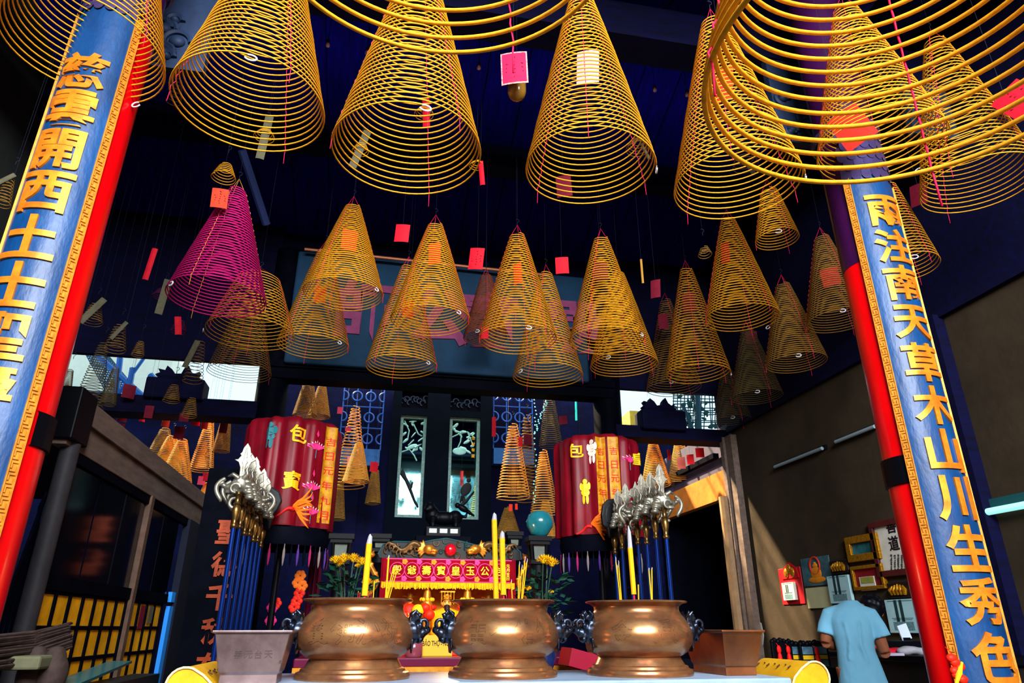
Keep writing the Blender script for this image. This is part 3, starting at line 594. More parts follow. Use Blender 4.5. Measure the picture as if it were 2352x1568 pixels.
joss((860, 1333), (857, 1374), 3.32, .0025, 'short yellow stick beside the thick stick in the left bowl', .0)
for i, x in enumerate((823, 827, 846, 853)): joss((x, 1357+3*(i % 2)), (x-1, 1373), 3.34, .0012, 'short burnt pink stub in the left bowl', 0, 'burnt stubs in the left bowl', stem=.9)
joss((1135, 1177), (1140, 1381), 3.24, .0125, 'tallest thick yellow incense stick in the middle bowl', .08, stem=.02)
joss((1153, 1219), (1157, 1380), 3.2, .013, 'second thick yellow stick, pink stem showing, right of the tallest', .1, stem=.15)
joss((1174, 1330), (1177, 1382), 3.3, .0025, 'short thin stick right of the thick pair in the middle bowl', .1)
for i, (x, y, bx) in enumerate(((1193, 1288, 1190), (1206, 1277, 1197), (1211, 1282, 1199), (1199, 1296, 1192))): joss((x, y), (bx, 1384), 3.3+.01*i, .0026, 'one of four thin sticks with curled ash at the right of the middle bowl', .1, 'thin cluster in the middle bowl')
for i, x in enumerate((1146, 1150, 1163)): joss((x, 1358+4*i), (x+1, 1382), 3.34, .0014, 'burnt pink stub in the middle bowl', 0, 'burnt stubs in the middle bowl', stem=.9)
joss((1443, 1207), (1458, 1386), 3.3, .0125, 'thick yellow stick with long tapering ash in the right bowl', .28, stem=.16)
for i, (x, y, bx) in enumerate(((1413, 1277, 1426), (1420, 1286, 1428), (1417, 1296, 1424))): joss((x, y), (bx, 1386), 3.28+.01*i, .0026, 'one of three thin sticks left of the thick stick in the right bowl', .12, 'thin cluster in the right bowl')
for i, (x, y, bx) in enumerate(((1490, 1303, 1497), (1497, 1302, 1498))): joss((x, y), (bx, 1386), 3.3+.015*i, .003, 'one of a thin pair right of the thick stick in the right bowl', .05, 'thin pair in the right bowl')
joss((1466, 1342), (1467, 1386), 3.26, .003, 'short stick right beside the thick stick in the right bowl', .0)
# ------------------------------------------------------------------ halberd racks
SILV = M('dull_silver', (162, 158, 142), .4, .7, col2=(100, 98, 88), scale=16)
BRS = M('aged_brass', (150, 116, 62), .32, .9, col2=(70, 54, 36), scale=18)
SHF = M('blue_metal_shaft', (4, 40, 112), .3, .6)
def poly_blade(kind):
    if kind == 'spear': return [(0, .36), (.022, .31), (.028, .27), (.04, .25), (.03, .235), (.046, .2), (.07, .195), (.04, .17), (.026, .12), (.022, 0), (-.022, 0), (-.026, .12), (-.04, .17), (-.07, .195), (-.046, .2), (-.03, .235), (-.04, .25), (-.028, .27), (-.022, .31)]
    if kind == 'fan': return [(-.11, .0), (-.12, .1), (-.1, .2), (-.05, .25), (.03, .26), (.1, .22), (.13, .14), (.1, .06), (.07, .02), (.06, -.1), (-.06, -.1), (-.07, -.02)]
    if kind == 'leaf': return [(0, .3), (.03, .24), (.042, .17), (.03, .1), (.02, 0), (-.02, 0), (-.03, .1), (-.042, .17), (-.03, .24)]
    return [(0, .3), (.02, .22), (.05, .2), (.06, .13), (.03, .1), (.015, 0), (-.015, 0), (-.03, .1), (-.06, .13), (-.05, .2), (-.02, .22)]
PROTO = {}
def halberd(X, Y, zs, kind, s, lab, group, zb=.251, rnd=0):
    """shaft up to zs, brass socket, dragon head facing s, blade"""
    r3 = random.Random(rnd); t = thing('ceremonial_halberd', lab, 'halberd', (X, Y, zb), group)
    put('shaft', MB().tube([(X, Y, zb), (X, Y, zs+.02)], .016, 10), SHF, t, smooth=50)
    mb = MB(); mb.lathe((X, Y, zs), [(.016, -.01), (.024, 0), (.024, .012), (.017, .02), (.02, .05), (.03, .1), (.026, .13), (.018, .14), (.026, .15), (.018, .16), (.018, .2), (.028, .21), (.014, .22), (.012, .26)], 14); put('socket', mb, BRS, t, smooth=50)
    zh = zs+.26
    if kind != 'fan':
        mb = MB(); P = lambda a, b_, h: (X+s*a, Y+b_, zh+h)
        mb.ball(P(.0, 0, .02), (.06, .045, .06)); mb.ball(P(.06, 0, .0), (.05, .032, .025)); mb.ball(P(.055, 0, -.035), (.04, .026, .012)); mb.ball(P(.105, 0, .012), (.02, .026, .018))
        for k in (-1, 1):
            mb.ball(P(.04, .03*k, .03), .014); mb.tube([P(-.02, .02*k, .06), P(-.045, .03*k, .09), P(-.035, .035*k, .12), P(-.05, .038*k, .15)], [.022, .018, .014, .005], 8)
            mb.torus(P(.02, .04*k, -.01), .03, .011, (1, 0, 0), (0, 0, 1), 16, 8, 0, 5)
        mb.tube([P(.1+.05*q+.035*math.sin(q*5.2), 0, .03+.03*math.cos(q*4)-.11*q) for q in np.linspace(0, 1, 18)], np.r_[np.full(12, .016), np.linspace(.015, .005, 6)], 8)
        mb.torus(P(.02, .015, -.1), .035, .013, (1, 0, 0), (0, 0, 1), 18, 8, .8, 5.6)
        mb.tube([P(.01, -.03, .06), P(.05, -.035, .085), P(.085, -.02, .07)], [.018, .016, .006], 8)
        for j in range(4): mb.ball(P(-.045-.01*j, .0, .04-.035*j), (.035, .03, .02))
        put('dragon_head', mb, SILV, t, remesh=.0065, passes=1)
        mb = MB(); bl = [(x*1.05, y*.74) for x, y in poly_blade(kind)]; mb.prism(bl, (X-s*.01, Y, zh+.05), (1, 0, 0), (0, 0, 1), .012); mb.prism([(x*.3, y*.66) for x, y in poly_blade(kind)], (X-s*.01, Y, zh+.05), (1, 0, 0), (0, 0, 1), .024); put('blade', mb, SILV, t, bevel=.003)
    else:
        mb = MB(); mb.prism(poly_blade(kind), (X, Y, zh-.02), (1, 0, 0), (0, 0, 1), .05); put('fan_blade', mb, M('black_iron', (26, 28, 30), .4, .6, var=.3), t, bevel=.012)
        mb = MB(); mb.prism([(x*.7, y*.7+.03) for x, y in poly_blade(kind)], (X, Y, zh-.02), (1, 0, 0), (0, 0, 1), .058); put('raised_panel', mb, M('black_iron', (26, 28, 30)), t, bevel=.01)
    return t
kinds = ['spear', 'leaf', 'spear', 'trident', 'spear', 'leaf', 'fan']
onames = ['nearest, with the widest dragon head facing left', 'second from the front', 'third from the front', 'fourth from the front', 'fifth from the front', 'sixth from the front', 'last, with the broad black head']
for i in range(7):
    Y = 5.0+i*.21; halberd(-.94, Y, 1.78+.02*(i % 2), kinds[i], -1 if i != 3 else 1, 'halberd of the left rack, '+onames[i], 'halberds in the left rack', rnd=i)
onames[0] = 'nearest, with the dragon head facing right'
for i in range(7):
    Y = 5.1+i*.2; halberd(2.2, Y, 1.79+.02*(i % 2), kinds[i] if i != 6 else 'fan', 1 if i != 3 else -1, 'halberd of the right rack, '+onames[i], 'halberds in the right rack', rnd=i+9)
for x, lab in ((-.94, 'dark wooden rack holding the left halberds'), (2.2, 'dark wooden rack holding the right halberds')):
    t = thing('halberd_rack', lab, 'rack', (x, 5.6, 0), 'halberd racks')
    mb = MB(); mb.span((x-.14, 4.85, .0), (x+.14, 6.45, .25)); put('base', mb, DARKW, t)
    for s in (-1, 1): mb = MB(); mb.span((x+s*.035-.012, 4.9, .85), (x+s*.035+.012, 6.4, .9)); put('rail', mb, DARKW, t)
    for y in (4.88, 6.42): mb = MB(); mb.span((x-.06, y-.025, .25), (x+.06, y+.025, .95)); put('post', mb, DARKW, t)
# ------------------------------------------------------------------ embroidered canopies
REDC = M('crimson_satin', (112, 2, 22), .45, var=.5, scale=7, stretch=(1, 1, .35)); YELC = M('yellow_brocade', (214, 158, 22), .5, col2=(150, 84, 14), scale=16)
EMB_Y = M('gold_embroidery', (245, 185, 20), .5); EMB_P = M('pink_embroidery', (240, 50, 130), .55); EMB_W = M('white_embroidery', (240, 225, 210), .6); EMB_O = M('orange_embroidery', (250, 120, 24), .55); EMB_T = M('teal_embroidery', (30, 110, 120), .6); EMB_R = M('red_embroidery', (200, 20, 20), .6)
def canopy(cx, cy, lab, glyphs, yel, flames, lotus, figs, RR=.42, dz=0):
    R = RR; p0 = at(668, 1218, cy); z0, z1 = at(1176, 1228, cy)[2], 0
    z0 = 2.0+dz; z1 = 3.02+dz
    t = thing('ceremonial_canopy', lab, 'canopy', (cx, cy, 0), 'red embroidered cylinder canopies')
    def wob(a, z): return .022*math.sin(a*13)+.014*math.sin(a*22+z)+.01*math.sin(a*7+1)
    def sf(rad=0): return lambda a, z, d: Vector((cx+(R+rad+d+wob(a, z))*math.sin(a), cy-(R+rad+d+wob(a, z))*math.cos(a), z))
    f = sf(); N = 96; mb = MB(); V = []; F = []
    zs = [(z0, 0), (z0+.02, .004), (z0+.5, -.004), (z1-.08, 0), (z1-.03, -.015), (z1, -.06), (z1+.015, -.2)]
    for z, g in zs:
        for i in range(N): a = 2*PI*i/N; V.append(f(a, z, g))
    for i in range(len(zs)-1):
        for j in range(N): F.append((i*N+j, i*N+(j+1) % N, (i+1)*N+(j+1) % N, (i+1)*N+j))
    mb.add(V, F); cl = put('red_cloth', mb, REDC, t, smooth=60)
    for a0, wd in yel:
        mb = MB(); V = []; F = []; n = 8
        for z in np.linspace(z0+.05, z1-.05, 12):
            for i in range(n+1): a = a0+wd*(i/n-.5); V.append(f(a, z, .004))
        for i in range(11):
            for j in range(n): k = i*(n+1)+j; F.append((k, k+1, k+n+2, k+n+1))
        mb.add(V, F); yb = put('yellow_band', mb, YELC, cl, smooth=60)
        for i, ch in enumerate('吉日元年九月'): mb = MB(); letter(mb, ch, lambda x, y, d, zz=z1-.2-i*.14: f(a0+x/R, zz+y, .005+d), .08, .003, .0, 4); put('red_character', mb, EMB_R, yb)
    for ch, a, z, s in glyphs: mb = MB(); letter(mb, ch, lambda x, y, d: f(a+x/R, z+y, .003+d), s, .006, .02, 6); put('gold_character', mb, EMB_Y, cl)
    mb = MB(); mp = MB(); mw = MB()
    for a, z, s in flames:                                       # flame-tailed bird motif
        for i in range(9):
            k = -.9+1.8*i/8; mb.tube([f(a+s*.02/R*0, z, .008)]+[f(a+s*(q*(.2-.05*abs(k)))/R, z+q*.2*k+.02*math.sin(q*6+i), .008) for q in (.3, .55, .8, 1)], [.012, .014, .012, .008, .002], 6)
        mp.tube([f(a-s*q*.14/R, z-.03-.05*q+.02*math.sin(q*5), .008) for q in np.linspace(0, 1, 8)], np.linspace(.02, .008, 8), 6)
    if flames: put('flame_embroidery', mb, EMB_O, cl); put('bird_embroidery', mp, EMB_R, cl)
    for a, z in lotus:
        mb = MB(); mw = MB(); ms = MB()
        for i in range(7):
            k = (i-3)/3; mb.add([f(a+.07*k*.3/R, z-.03, .005), f(a+(.07*k+.016)/R, z+.02-.02*abs(k), .012), f(a+.085*k/R, z+.055-.03*abs(k), .006), f(a+(.07*k-.016)/R, z+.02-.02*abs(k), .012)], [(0, 1, 2, 3)])
            mw.add([f(a+(.07*k+.006)/R, z+.04-.025*abs(k), .014), f(a+.088*k/R, z+.064-.032*abs(k), .009), f(a+(.07*k-.006)/R, z+.04-.025*abs(k), .014)], [(0, 1, 2)])
        ms.tube([f(a, z-.03, .004), f(a, z-.11, .004)], .004, 5)
        mb.add([f(a-.018/R, z+.12, .008), f(a, z+.09, .012), f(a+.018/R, z+.12, .008), f(a, z+.165, .008)], [(0, 1, 2, 3)])
        lo = put('lotus_embroidery', mb, EMB_P, cl); put('lotus_tips', mw, EMB_W, cl); put('lotus_stem', ms, EMB_T, cl)
    for a, z, col in figs:                                       # small embroidered standing figures
        mb = MB(); 
        for dx, dz, rx, rz in ((0, .075, .018, .02), (0, .03, .03, .035), (.0, -.01, .034, .03), (-.014, -.06, .011, .04), (.014, -.06, .011, .04), (-.03, .035, .012, .03), (.03, .04, .012, .03)):
            P = [f(a+1.3*(dx+rx*math.cos(q))/R, z+1.3*(dz+rz*math.sin(q)), .009) for q in np.linspace(0, 2*PI, 10, endpoint=False)]; mb.add(P, [tuple(range(10))])
        put('embroidered_figure', mb, col, cl)
    mb = MB(); mb.lathe((cx, cy, 0), [(R-.01, z0), (R+.0, z0-.08), (R-.02, z0-.16), (R-.06, z0-.16)], 64); put('black_skirt', mb, DARKW, t, smooth=50)
    cols = [M('tassel_orange', (190, 90, 30), .7), M('tassel_pink', (150, 24, 80), .7), M('tassel_orange', (190, 90, 30)), M('tassel_pale', (120, 110, 110), .7), M('tassel_pink', (150, 24, 80)), M('violet_tassel', (70, 40, 120), .7)]
    for i in range(28):
        a = -1.9+3.8*i/27; x, y = cx+(R-.01)*math.sin(a), cy-(R-.01)*math.cos(a)
        mb = MB(); mb.lathe((x, y, z0-.16), [(.004, 0), (.005, -.03), (.011, -.06), (.012, -.11), (.006, -.17), (0, -.19)], 8); put('tassel', mb, cols[i % 6] if i % 2 else DARKW, t)
    put('pole', MB().tube([(cx, cy, 0), (cx, cy, z1+.02)], .03, 12), BLK, t)
    mb = MB(); mb.lathe((cx, cy, 0), [(.2, 0), (.2, .06), (.1, .1), (.03, .2)], 24); put('base', mb, BLK, t)
canopy(-.875, 7.0, 'left red cylinder canopy with gold 包 and 寶, yellow band at its right side', [('包', .22, 2.84, .17), ('寶', .2, 2.4, .17)], [(.98, .3)], [(.28, 2.17, 1)], [(.62, 2.74), (.62, 2.36), (.66, 2.14)], [(-.35, 2.82, EMB_T)], .45)
canopy(2.29, 7.0, 'right red cylinder canopy with two yellow bands down its middle', [('包', -.8, 2.84, .15), ('皇', 1.05, 2.8, .13)], [(-.2, .24), (.1, .26)], [(-.5, 2.1, 1)], [(.62, 2.76)], [(-.42, 2.82, EMB_W), (-.62, 2.42, EMB_Y)])
# ------------------------------------------------------------------ shrine, statues and offerings on the altar behind
GILD = M('gilt_carving', (206, 132, 40), .35, .6, col2=(120, 66, 22), scale=18); ROBE = M('golden_robe', (244, 172, 14), .5, col2=(214, 120, 10), scale=12)
FACE = M('gilt_face', (226, 160, 70), .4); ORED = M('vermilion', (226, 34, 10), .5); VRED = M('valance_red', (120, 2, 22), .7, spec=.03, var=.3, scale=10); FRNG = M('yellow_fringe', (246, 176, 20), .7, var=.3, scale=40)
AY = 6.3
def aat(px, py, dy=0): return Vector(at(px, py, AY+dy))
t = thing('offering_table', 'dark red lacquer altar table with gilt edge behind the bronze bowls', 'table', (.65, 6.2, 0))
za = at(1000, 1505, 5.9)[2]
mb = MB(); mb.span((-.5, 5.5, za-.06), (1.85, 7.0, za)); put('tabletop', mb, M('purple_red_lacquer', (96, 10, 52), .3, coat=.4), t, bevel=.01)
mb = MB(); mb.span((-.5, 5.48, za-.16), (1.85, 5.52, za-.06)); put('gilt_edge', mb, M('gilt_edge', (220, 140, 40), .4, .4, var=.5, scale=14), t)
mb = MB(); mb.span((-.46, 5.54, .12), (1.81, 6.96, za-.16)); put('apron', mb, M('red_lacquer_apron', (150, 8, 26), .35, var=.4, scale=9), t)
for x in (-.44, 1.79):
    for y in (5.56, 6.94): mb = MB(); mb.span((x-.05, y-.05, 0), (x+.05, y+.05, .3)); put('leg', mb, DARKW, t)
t = thing('stepped_stand', 'stepped purple red stand carrying the seated golden statue', 'stand', (.66, 6.3, za))
zs_ = at(1000, 1482, 5.95)[2]; zst = [za, (za*2+zs_)/3, (za+2*zs_)/3, zs_]
for i in range(3): mb = MB(); mb.span((.1-.08*(2-i)+.05, 5.85+.07*i, zst[i]), (1.2+.08*(2-i), 6.9, zst[i+1]-.002)); put('step', mb, M('purple_red_lacquer', (96, 10, 52)) if i % 2 else ORED, t, bevel=.006)
ZS = zs_
# shrine canopy
t = thing('shrine_canopy', 'carved shrine frame with red embroidered valance reading 殿爺壽寶皇玉公包', 'shrine', (.66, AY+.4, ZS))
a, b_ = aat(876, 1337), aat(1182, 1283); xl, xr = a.x, b_.x; zt_, zb_ = aat(1030, 1283).z, aat(1030, 1338).z
mb = MB(); mb.span((xl, AY-.01, zb_), (xr, AY+.02, zt_)); vl = put('valance', mb, VRED, t, bevel=.006)
mb = MB(); mb.span((xl+.03, AY-.016, zt_-.012), (xr-.03, AY-.008, zt_-.004)); mb.span((xl+.03, AY-.016, zb_+.004), (xr-.03, AY-.008, zb_+.01)); put('piping', mb, EMB_P, vl)
chs = '殿爺壽寶皇玉公包'
for i, ch in enumerate(chs):
    px = 912+i*33.5; c = aat(px, 1311+i*1.2); zc = (zt_+zb_)/2
    mb = MB(); letter(mb, ch, flat((c.x, AY-.012, zc), (1, 0, 0), (0, 0, 1)), .078, .008, .014); put('gold_character', mb, EMB_Y, vl)
    mb = MB(); mb.torus((c.x, AY-.014, zc), .062, .004, (1, 0, 0), (0, 0, 1), 28, 5); put('bead_ring', mb, EMB_P, vl)
    if i < 7:
        for dz, m in ((.07, EMB_P if i % 2 else EMB_O), (-.07, EMB_O if i % 2 else EMB_P)):
            mb = MB()
            for k in range(5): q = 2*PI*k/5; mb.ball((c.x+.062+.014*math.cos(q), AY-.014, zc+dz+.014*math.sin(q)), (.012, .004, .012), None, 8, 5)
            mb.ball((c.x+.062, AY-.018, zc+dz), (.007, .005, .007), None, 8, 5); put('flower', mb, m, vl)
for i, ch in enumerate('元月吉日'): c = aat(1166, 1300+i*9.5); mb = MB(); letter(mb, ch, flat((c.x, AY-.012, c.z), (1, 0, 0), (0, 0, 1)), .032, .004, .02); put('small_character', mb, EMB_Y, vl)
mb = MB(); z1_ = aat(1030, 1352).z
for i in range(130):
    x = xl+(xr-xl)*(i+.5)/130; mb.tube([(x, AY-.005, zb_+.01), (x+random.uniform(-.003, .003), AY-.01+random.uniform(-.004, .004), z1_+random.uniform(-.008, .01))], .0042, 4)
put('fringe', mb, FRNG, vl)
for s, x in ((-1, xl+.01), (1, xr-.01)):
    mb = MB(); mb.span((x-.05 if s > 0 else x-.02, AY+.0, ZS+.002), (x+.02 if s > 0 else x+.05, AY+.05, zt_)); put('side_curtain', mb, VRED, t)
    mb = MB(); cx = aat(857 if s < 0 else 1199, 1300).x
    P = [(cx+.035*math.sin(q*1.6)*s, AY-.03, aat(1030, 1268).z-.42*q/5) for q in np.linspace(0, 5, 24)]; mb.tube(P, np.r_[np.linspace(.008, .026, 8), np.full(8, .026), np.linspace(.026, .006, 8)], 8)
    for k in range(8): q = P[2+k*2]; mb.ball((q[0]+.02*(-1)**k, q[1]-.01, q[2]), (.016, .012, .012))
    mb.ball((P[2][0], AY-.05, P[2][2]), (.03, .03, .026)); put('gilt_dragon', mb, GILD, t, remesh=.006, passes=1)
top = [(868, 1272), (880, 1250), (905, 1243), (940, 1244), (965, 1246), (995, 1240), (1025, 1236), (1060, 1243), (1095, 1252), (1120, 1248), (1150, 1250), (1180, 1253), (1196, 1268), (1198, 1285)]
pl = [aat(x, y) for x, y in top]; poly = [(p.x, p.z) for p in pl]+[(xr+.03, zt_), (xl-.03, zt_)]
mb = MB(); mb.prism(poly, (0, AY+.03, 0), (1, 0, 0), (0, 0, 1), .05); cr = put('carved_crown', mb, M('dark_carving', (8, 18, 24), .5, spec=.2, var=.5, scale=14), t)
mb = MB(); mb.tube([Vector((p.x, AY-.0, p.z)) for p in pl], .006, 6); put('crown_rim', mb, M('crown_rim', (30, 70, 80), .4), cr)
for k in range(46):                                           # small cloud and wave curls over the crown
    x = xl+(xr-xl)*random.random(); i = min(range(len(pl)), key=lambda q: abs(pl[q].x-x)); z = zt_+.02+(pl[i].z-zt_-.035)*random.random(); mb = MB(); mb.torus((x, AY-.0, z), random.uniform(.014, .026), .008, (1, 0, 0), (0, 0, 1), 12, 5, random.uniform(0, 3), random.uniform(4, 7)); put('cloud_curl', mb, M('curl_gilt', (70, 46, 22), .45, .4, var=.6, scale=30) if k % 3 else M('curl_green', (10, 40, 44), .5), cr, smooth=60)
mb = MB(); c = aat(1034, 1263); mb.ball((c.x, AY-.03, c.z), .052, None, 20, 14); put('red_pearl', mb, M('red_pearl', (170, 6, 26), .2, coat=.8), cr)
for s, px in ((-1, 985), (1, 1090)):
    mb = MB(); c = aat(px, 1262)
    mb.ball((c.x, AY-.03, c.z), (.05, .035, .042)); mb.ball((c.x-s*.045, AY-.035, c.z-.01), (.035, .025, .02)); mb.ball((c.x-s*.04, AY-.035, c.z-.035), (.03, .02, .01))
    for k in range(7): q = -.9+.35*k; mb.tube([(c.x+s*.03, AY-.03, c.z), (c.x+s*(.03+.07*math.cos(q)), AY-.03, c.z+.07*math.sin(q)), (c.x+s*(.02+.1*math.cos(q)), AY-.03, c.z+.09*math.sin(q))], [.014, .01, .003], 6)
    put('dragon_head', mb, GILD, cr, remesh=.006, passes=1)
    mb = MB(); P = [(c.x+s*(.08+.3*q), AY-.02, c.z+.03*math.sin(q*9)+.02) for q in np.linspace(0, 1, 20)]; mb.tube(P, np.linspace(.03, .01, 20), 8)
    for k in range(9): q = P[2*k+1]; mb.torus((q[0], AY-.03, q[2]-.03), .03, .009, (1, 0, 0), (0, 0, 1), 12, 6, 0, 4)
    put('dragon_body', mb, M('dark_gilt', (86, 62, 34), .4, .5, var=.6, scale=20), cr, remesh=.007, passes=1)
mb = MB(); mb.span((xl+.02, AY+.45, ZS+.002), (xr-.02, AY+.5, zt_)); put('back_panel', mb, M('back_brocade', (214, 70, 14), .6, col2=(246, 170, 24), scale=9), t)
# statues
def statue(name, px, pyb, pyt, lab, robe, w, beard=False, crown='hat', dy=.12, zb=None):
    p = at(px, pyb, AY+dy); X = p[0]; Y = AY+dy; H = at(px, pyt, AY+dy)[2]-(zb if zb is not None else ZS); z = zb if zb is not None else ZS
    t = thing(name, lab, 'statue', (X, Y, z), None); k = H/1.0
    P = lambda x, y, h: (X+x*k, Y+y*k, z+h*k+.001)
    mb = MB(); mb.lathe(P(0, 0, 0), [(0, 0), (.3*w*k, 0), (.34*w*k, .06*k), (.3*w*k, .2*k), (.24*w*k, .3*k), (.25*w*k, .42*k), (.24*w*k, .52*k), (.19*w*k, .6*k), (.07*k, .655*k), (.0, .66*k)], 24, 1, .75)
    for s in (-1, 1):
        mb.tube([P(s*.2*w, 0, .57), P(s*.27*w, -.05, .42), P(s*.18*w, -.17, .33), P(s*.05, -.2, .36)], [.075*k, .09*k, .1*k, .06*k], 12); mb.ball(P(s*.15*w, -.15, .2), (.13*w*k, .14*k, .1*k))
        mb.tube([P(s*.15*w, -.19, .28), P(s*.16*w, -.2, .1), P(s*.17*w, -.2, .0)], [.05*k, .045*k, .06*k], 8)
    put('robe', mb, robe, t, remesh=.02*k, passes=3)
    mb = MB(); 
    mb.ball(P(0, -.02, .73), (.078*k, .085*k, .1*k), None, 20, 14); mb.ball(P(0, -.1, .725), (.014*k, .022*k, .022*k)); mb.ball(P(0, -.095, .69), (.026*k, .012*k, .008*k)); mb.tube([P(0, 0, .62), P(0, -.01, .7)], .045*k, 10)
    for s in (-1, 1): mb.ball(P(s*.08, 0, .725), (.013*k, .02*k, .035*k)); mb.ball(P(s*.03, -.092, .752), (.02*k, .01*k, .006*k))
    h = put('head', mb, FACE, t, smooth=60)
    mb = MB()
    for s in (-1, 1): mb.ball(P(s*.03, -.1, .742), (.015*k, .006*k, .005*k)); mb.tube([P(s*.012, -.104, .764), P(s*.035, -.103, .772), P(s*.058, -.09, .762)], .005*k, 5)
    put('eyes', mb, INK, h)
    if beard:
        mb = MB(); mb.tube([P(0, -.095, .685), P(0, -.13, .62), P(0, -.15, .54), P(0, -.17, .42)], [.05*k, .055*k, .04*k, .006*k], 10)
        for s in (-1, 1): mb.tube([P(s*.01, -.105, .702), P(s*.045, -.1, .69), P(s*.06, -.09, .65)], [.01*k, .01*k, .004*k], 6)
        put('beard', mb, INK, h, smooth=60)
    mb = MB()
    if crown == 'hat':
        mb.lathe(P(0, -.01, .79), [(.095*k, 0), (.1*k, .02*k), (.092*k, .03*k), (.09*k, .1*k), (.06*k, .15*k), (0, .17*k)], 20)
        for s in (-1, 1): mb.tube([P(s*.09, 0, .83), P(s*.17, .02, .86), P(s*.22, .02, .84)], [.02*k, .016*k, .01*k], 8)
    elif crown == 'board':
        mb.lathe(P(0, -.01, .79), [(.092*k, 0), (.098*k, .05*k), (.09*k, .12*k), (0, .13*k)], 20); mb.box(P(0, -.04, .94), (.28*k, .3*k, .022*k))
        for s in (-1, 0, 1): mb.ball(P(s*.06, -.11, .86), .02*k)
    else:
        mb.lathe(P(0, 0, .79), [(.09*k, 0), (.11*k, .04*k), (.09*k, .1*k), (.06*k, .17*k), (.03*k, .21*k), (0, .24*k)], 16)
        for i in range(7): mb.ball(P(.09*math.cos(i*PI/6+PI), .09*math.sin(i*PI/6+PI), .84), .025*k)
    c = put('crown', mb, GILD, t, smooth=45)
    if crown == 'board':
        for i in range(5):
            mb = MB(); x = -.1+.05*i if i != 2 else 0
            for j in range(9 if i in (0, 4) else 5): mb.ball(P(x*1.2, -.18, .92-.025*j), .009*k, None, 6, 4)
            put('bead_string', mb, FRNG, c)
    mb = MB()
    for i in range(5): mb.torus(P(-.12+.06*i, -.19, .25+.1*(i % 2)), .035*k, .01*k, (1, 0, 0), (0, .2, 1), 14, 5)
    put('robe_pattern', mb, EMB_R if robe is ROBE else GILD, t)
    return t
statue('deity_statue', 1022, 1490, 1352, 'seated golden robed statue with black beard and beaded flat crown', ROBE, 1.15, True, 'board', -.1)
statue('attendant_statue', 938, 1440, 1357, 'gilt attendant statue with winged hat, left behind the bearded statue', ORED, .9, dy=.2, zb=at(938, 1440, AY+.2)[2])
statue('attendant_statue', 1121, 1440, 1360, 'gilt attendant statue with cap, right behind the bearded statue', ORED, .9, dy=.2, zb=at(1121, 1440, AY+.2)[2])
for px, lab in ((978, 'orange tiered flower pagoda left of the bearded statue'), (1072, 'orange tiered flower pagoda right of the bearded statue')):
    c = at(px, 1440, AY+.05); t = thing('flower_pagoda', lab, 'ornament', c, 'tiered flower pagodas')
    h = at(px, 1350, AY+.05)[2]-c[2]; mb = MB()
    mb.lathe(c, [(0, 0), (.1, 0), (.11, .02)]+[q for i in range(5) for q in ((.1-.017*i, h*i/5+.03), (.085-.017*i, h*(i+.6)/5+.03))]+[(0, h)], 16); put('body', mb, GILD, t, smooth=40)
    for i in range(4):
        mb = MB()
        for j in range(5): a = PI+PI*j/4; r = .1-.017*i; mb.ball((c[0]+r*math.cos(a), c[1]+r*math.sin(a), c[2]+h*(i+.5)/5), .026-.003*i, None, 10, 7)
        put('blossom_tier', mb, ORED if i % 2 == 0 else FRNG, t)
    mb = MB(); mb.span((c[0]-.06, c[1]-.06, ZS+.002), (c[0]+.06, c[1]+.06, c[2])); put('stand', mb, ORED, t)
for px, py in ((938, 1440), (1121, 1440)):
    c = at(px, py, AY+.2); mb = MB(); mb.span((c[0]-.13, AY+.08, ZS+.002), (c[0]+.13, AY+.36, c[2]-.001)); tag(put('statue_plinth', mb, ORED, bevel=.01), 'red plinth under the %s attendant statue' % ('left' if px < 1000 else 'right'), 'plinth', 'plinths of the attendants')
# offerings in red and gold between the bowls
for i, (px, py, r, m, lab) in enumerate(((985, 1412, .05, ORED, 'red round offering fruit left of the golden statue'), (960, 1402, .055, FRNG, 'yellow fabric ball offering behind the left bowl handle'), (976, 1396, .045, ORED, 'red ball offering under the left pagoda'))):
    c = at(px, py, 6.05); t = thing('offering', lab, 'offering', (c[0], c[1], za), 'offerings before the statue')
    mb = MB(); mb.ball(c, (r, r, r*.9), None, 16, 10); put('ball', mb, m, t, smooth=80)
    mb = MB(); mb.lathe((c[0], c[1], za), [(.05, .001), (.05, .02), (.02, .04), (.018, c[2]-za-r), (.04, c[2]-za-r*.8)], 14); put('stand', mb, GILD, t, smooth=50)
a, b_ = at(968, 1495, 5.75), at(1028, 1458, 5.75)
mb = MB(); mb.span((a[0], 5.74, za+.001), (a[0]+.235, 5.76, b_[2])); t = tag(put('name_sign', mb, M('yellow_sign', (226, 172, 44), .5), bevel=.003), 'yellow sign reading BẢO THỌ - NGỌC between the left and middle bowls', 'sign')
mb = MB(); letter(mb, 'BẢO THỌ - NGỌC', flat((a[0]+.128, 5.738, (a[2]+b_[2])/2), (1, 0, 0), (0, 0, 1)), .05, .002, .012, sx=.6); put('lettering', mb, M('sign_ink', (40, 34, 10), .6), t)
t = thing('glass_jar', 'pinkish glass jar with yellow lid between the left and middle bowls', 'jar', (at(950, 1500, 5.7)[0], 5.65, za))
c = at(950, 1500, 5.65); mb = MB(); mb.lathe((c[0], 5.65, za), [(0, .001), (.06, .001), (.066, .01), (.066, .09), (.05, .11), (.05, .12)], 24); put('glass', mb, M('pink_glass', (150, 70, 84), .15, trans=.3), t, smooth=50)
mb = MB(); mb.lathe((c[0], 5.65, za), [(.056, .115), (.056, .14), (0, .142)], 20); put('lid', mb, FRNG, t)
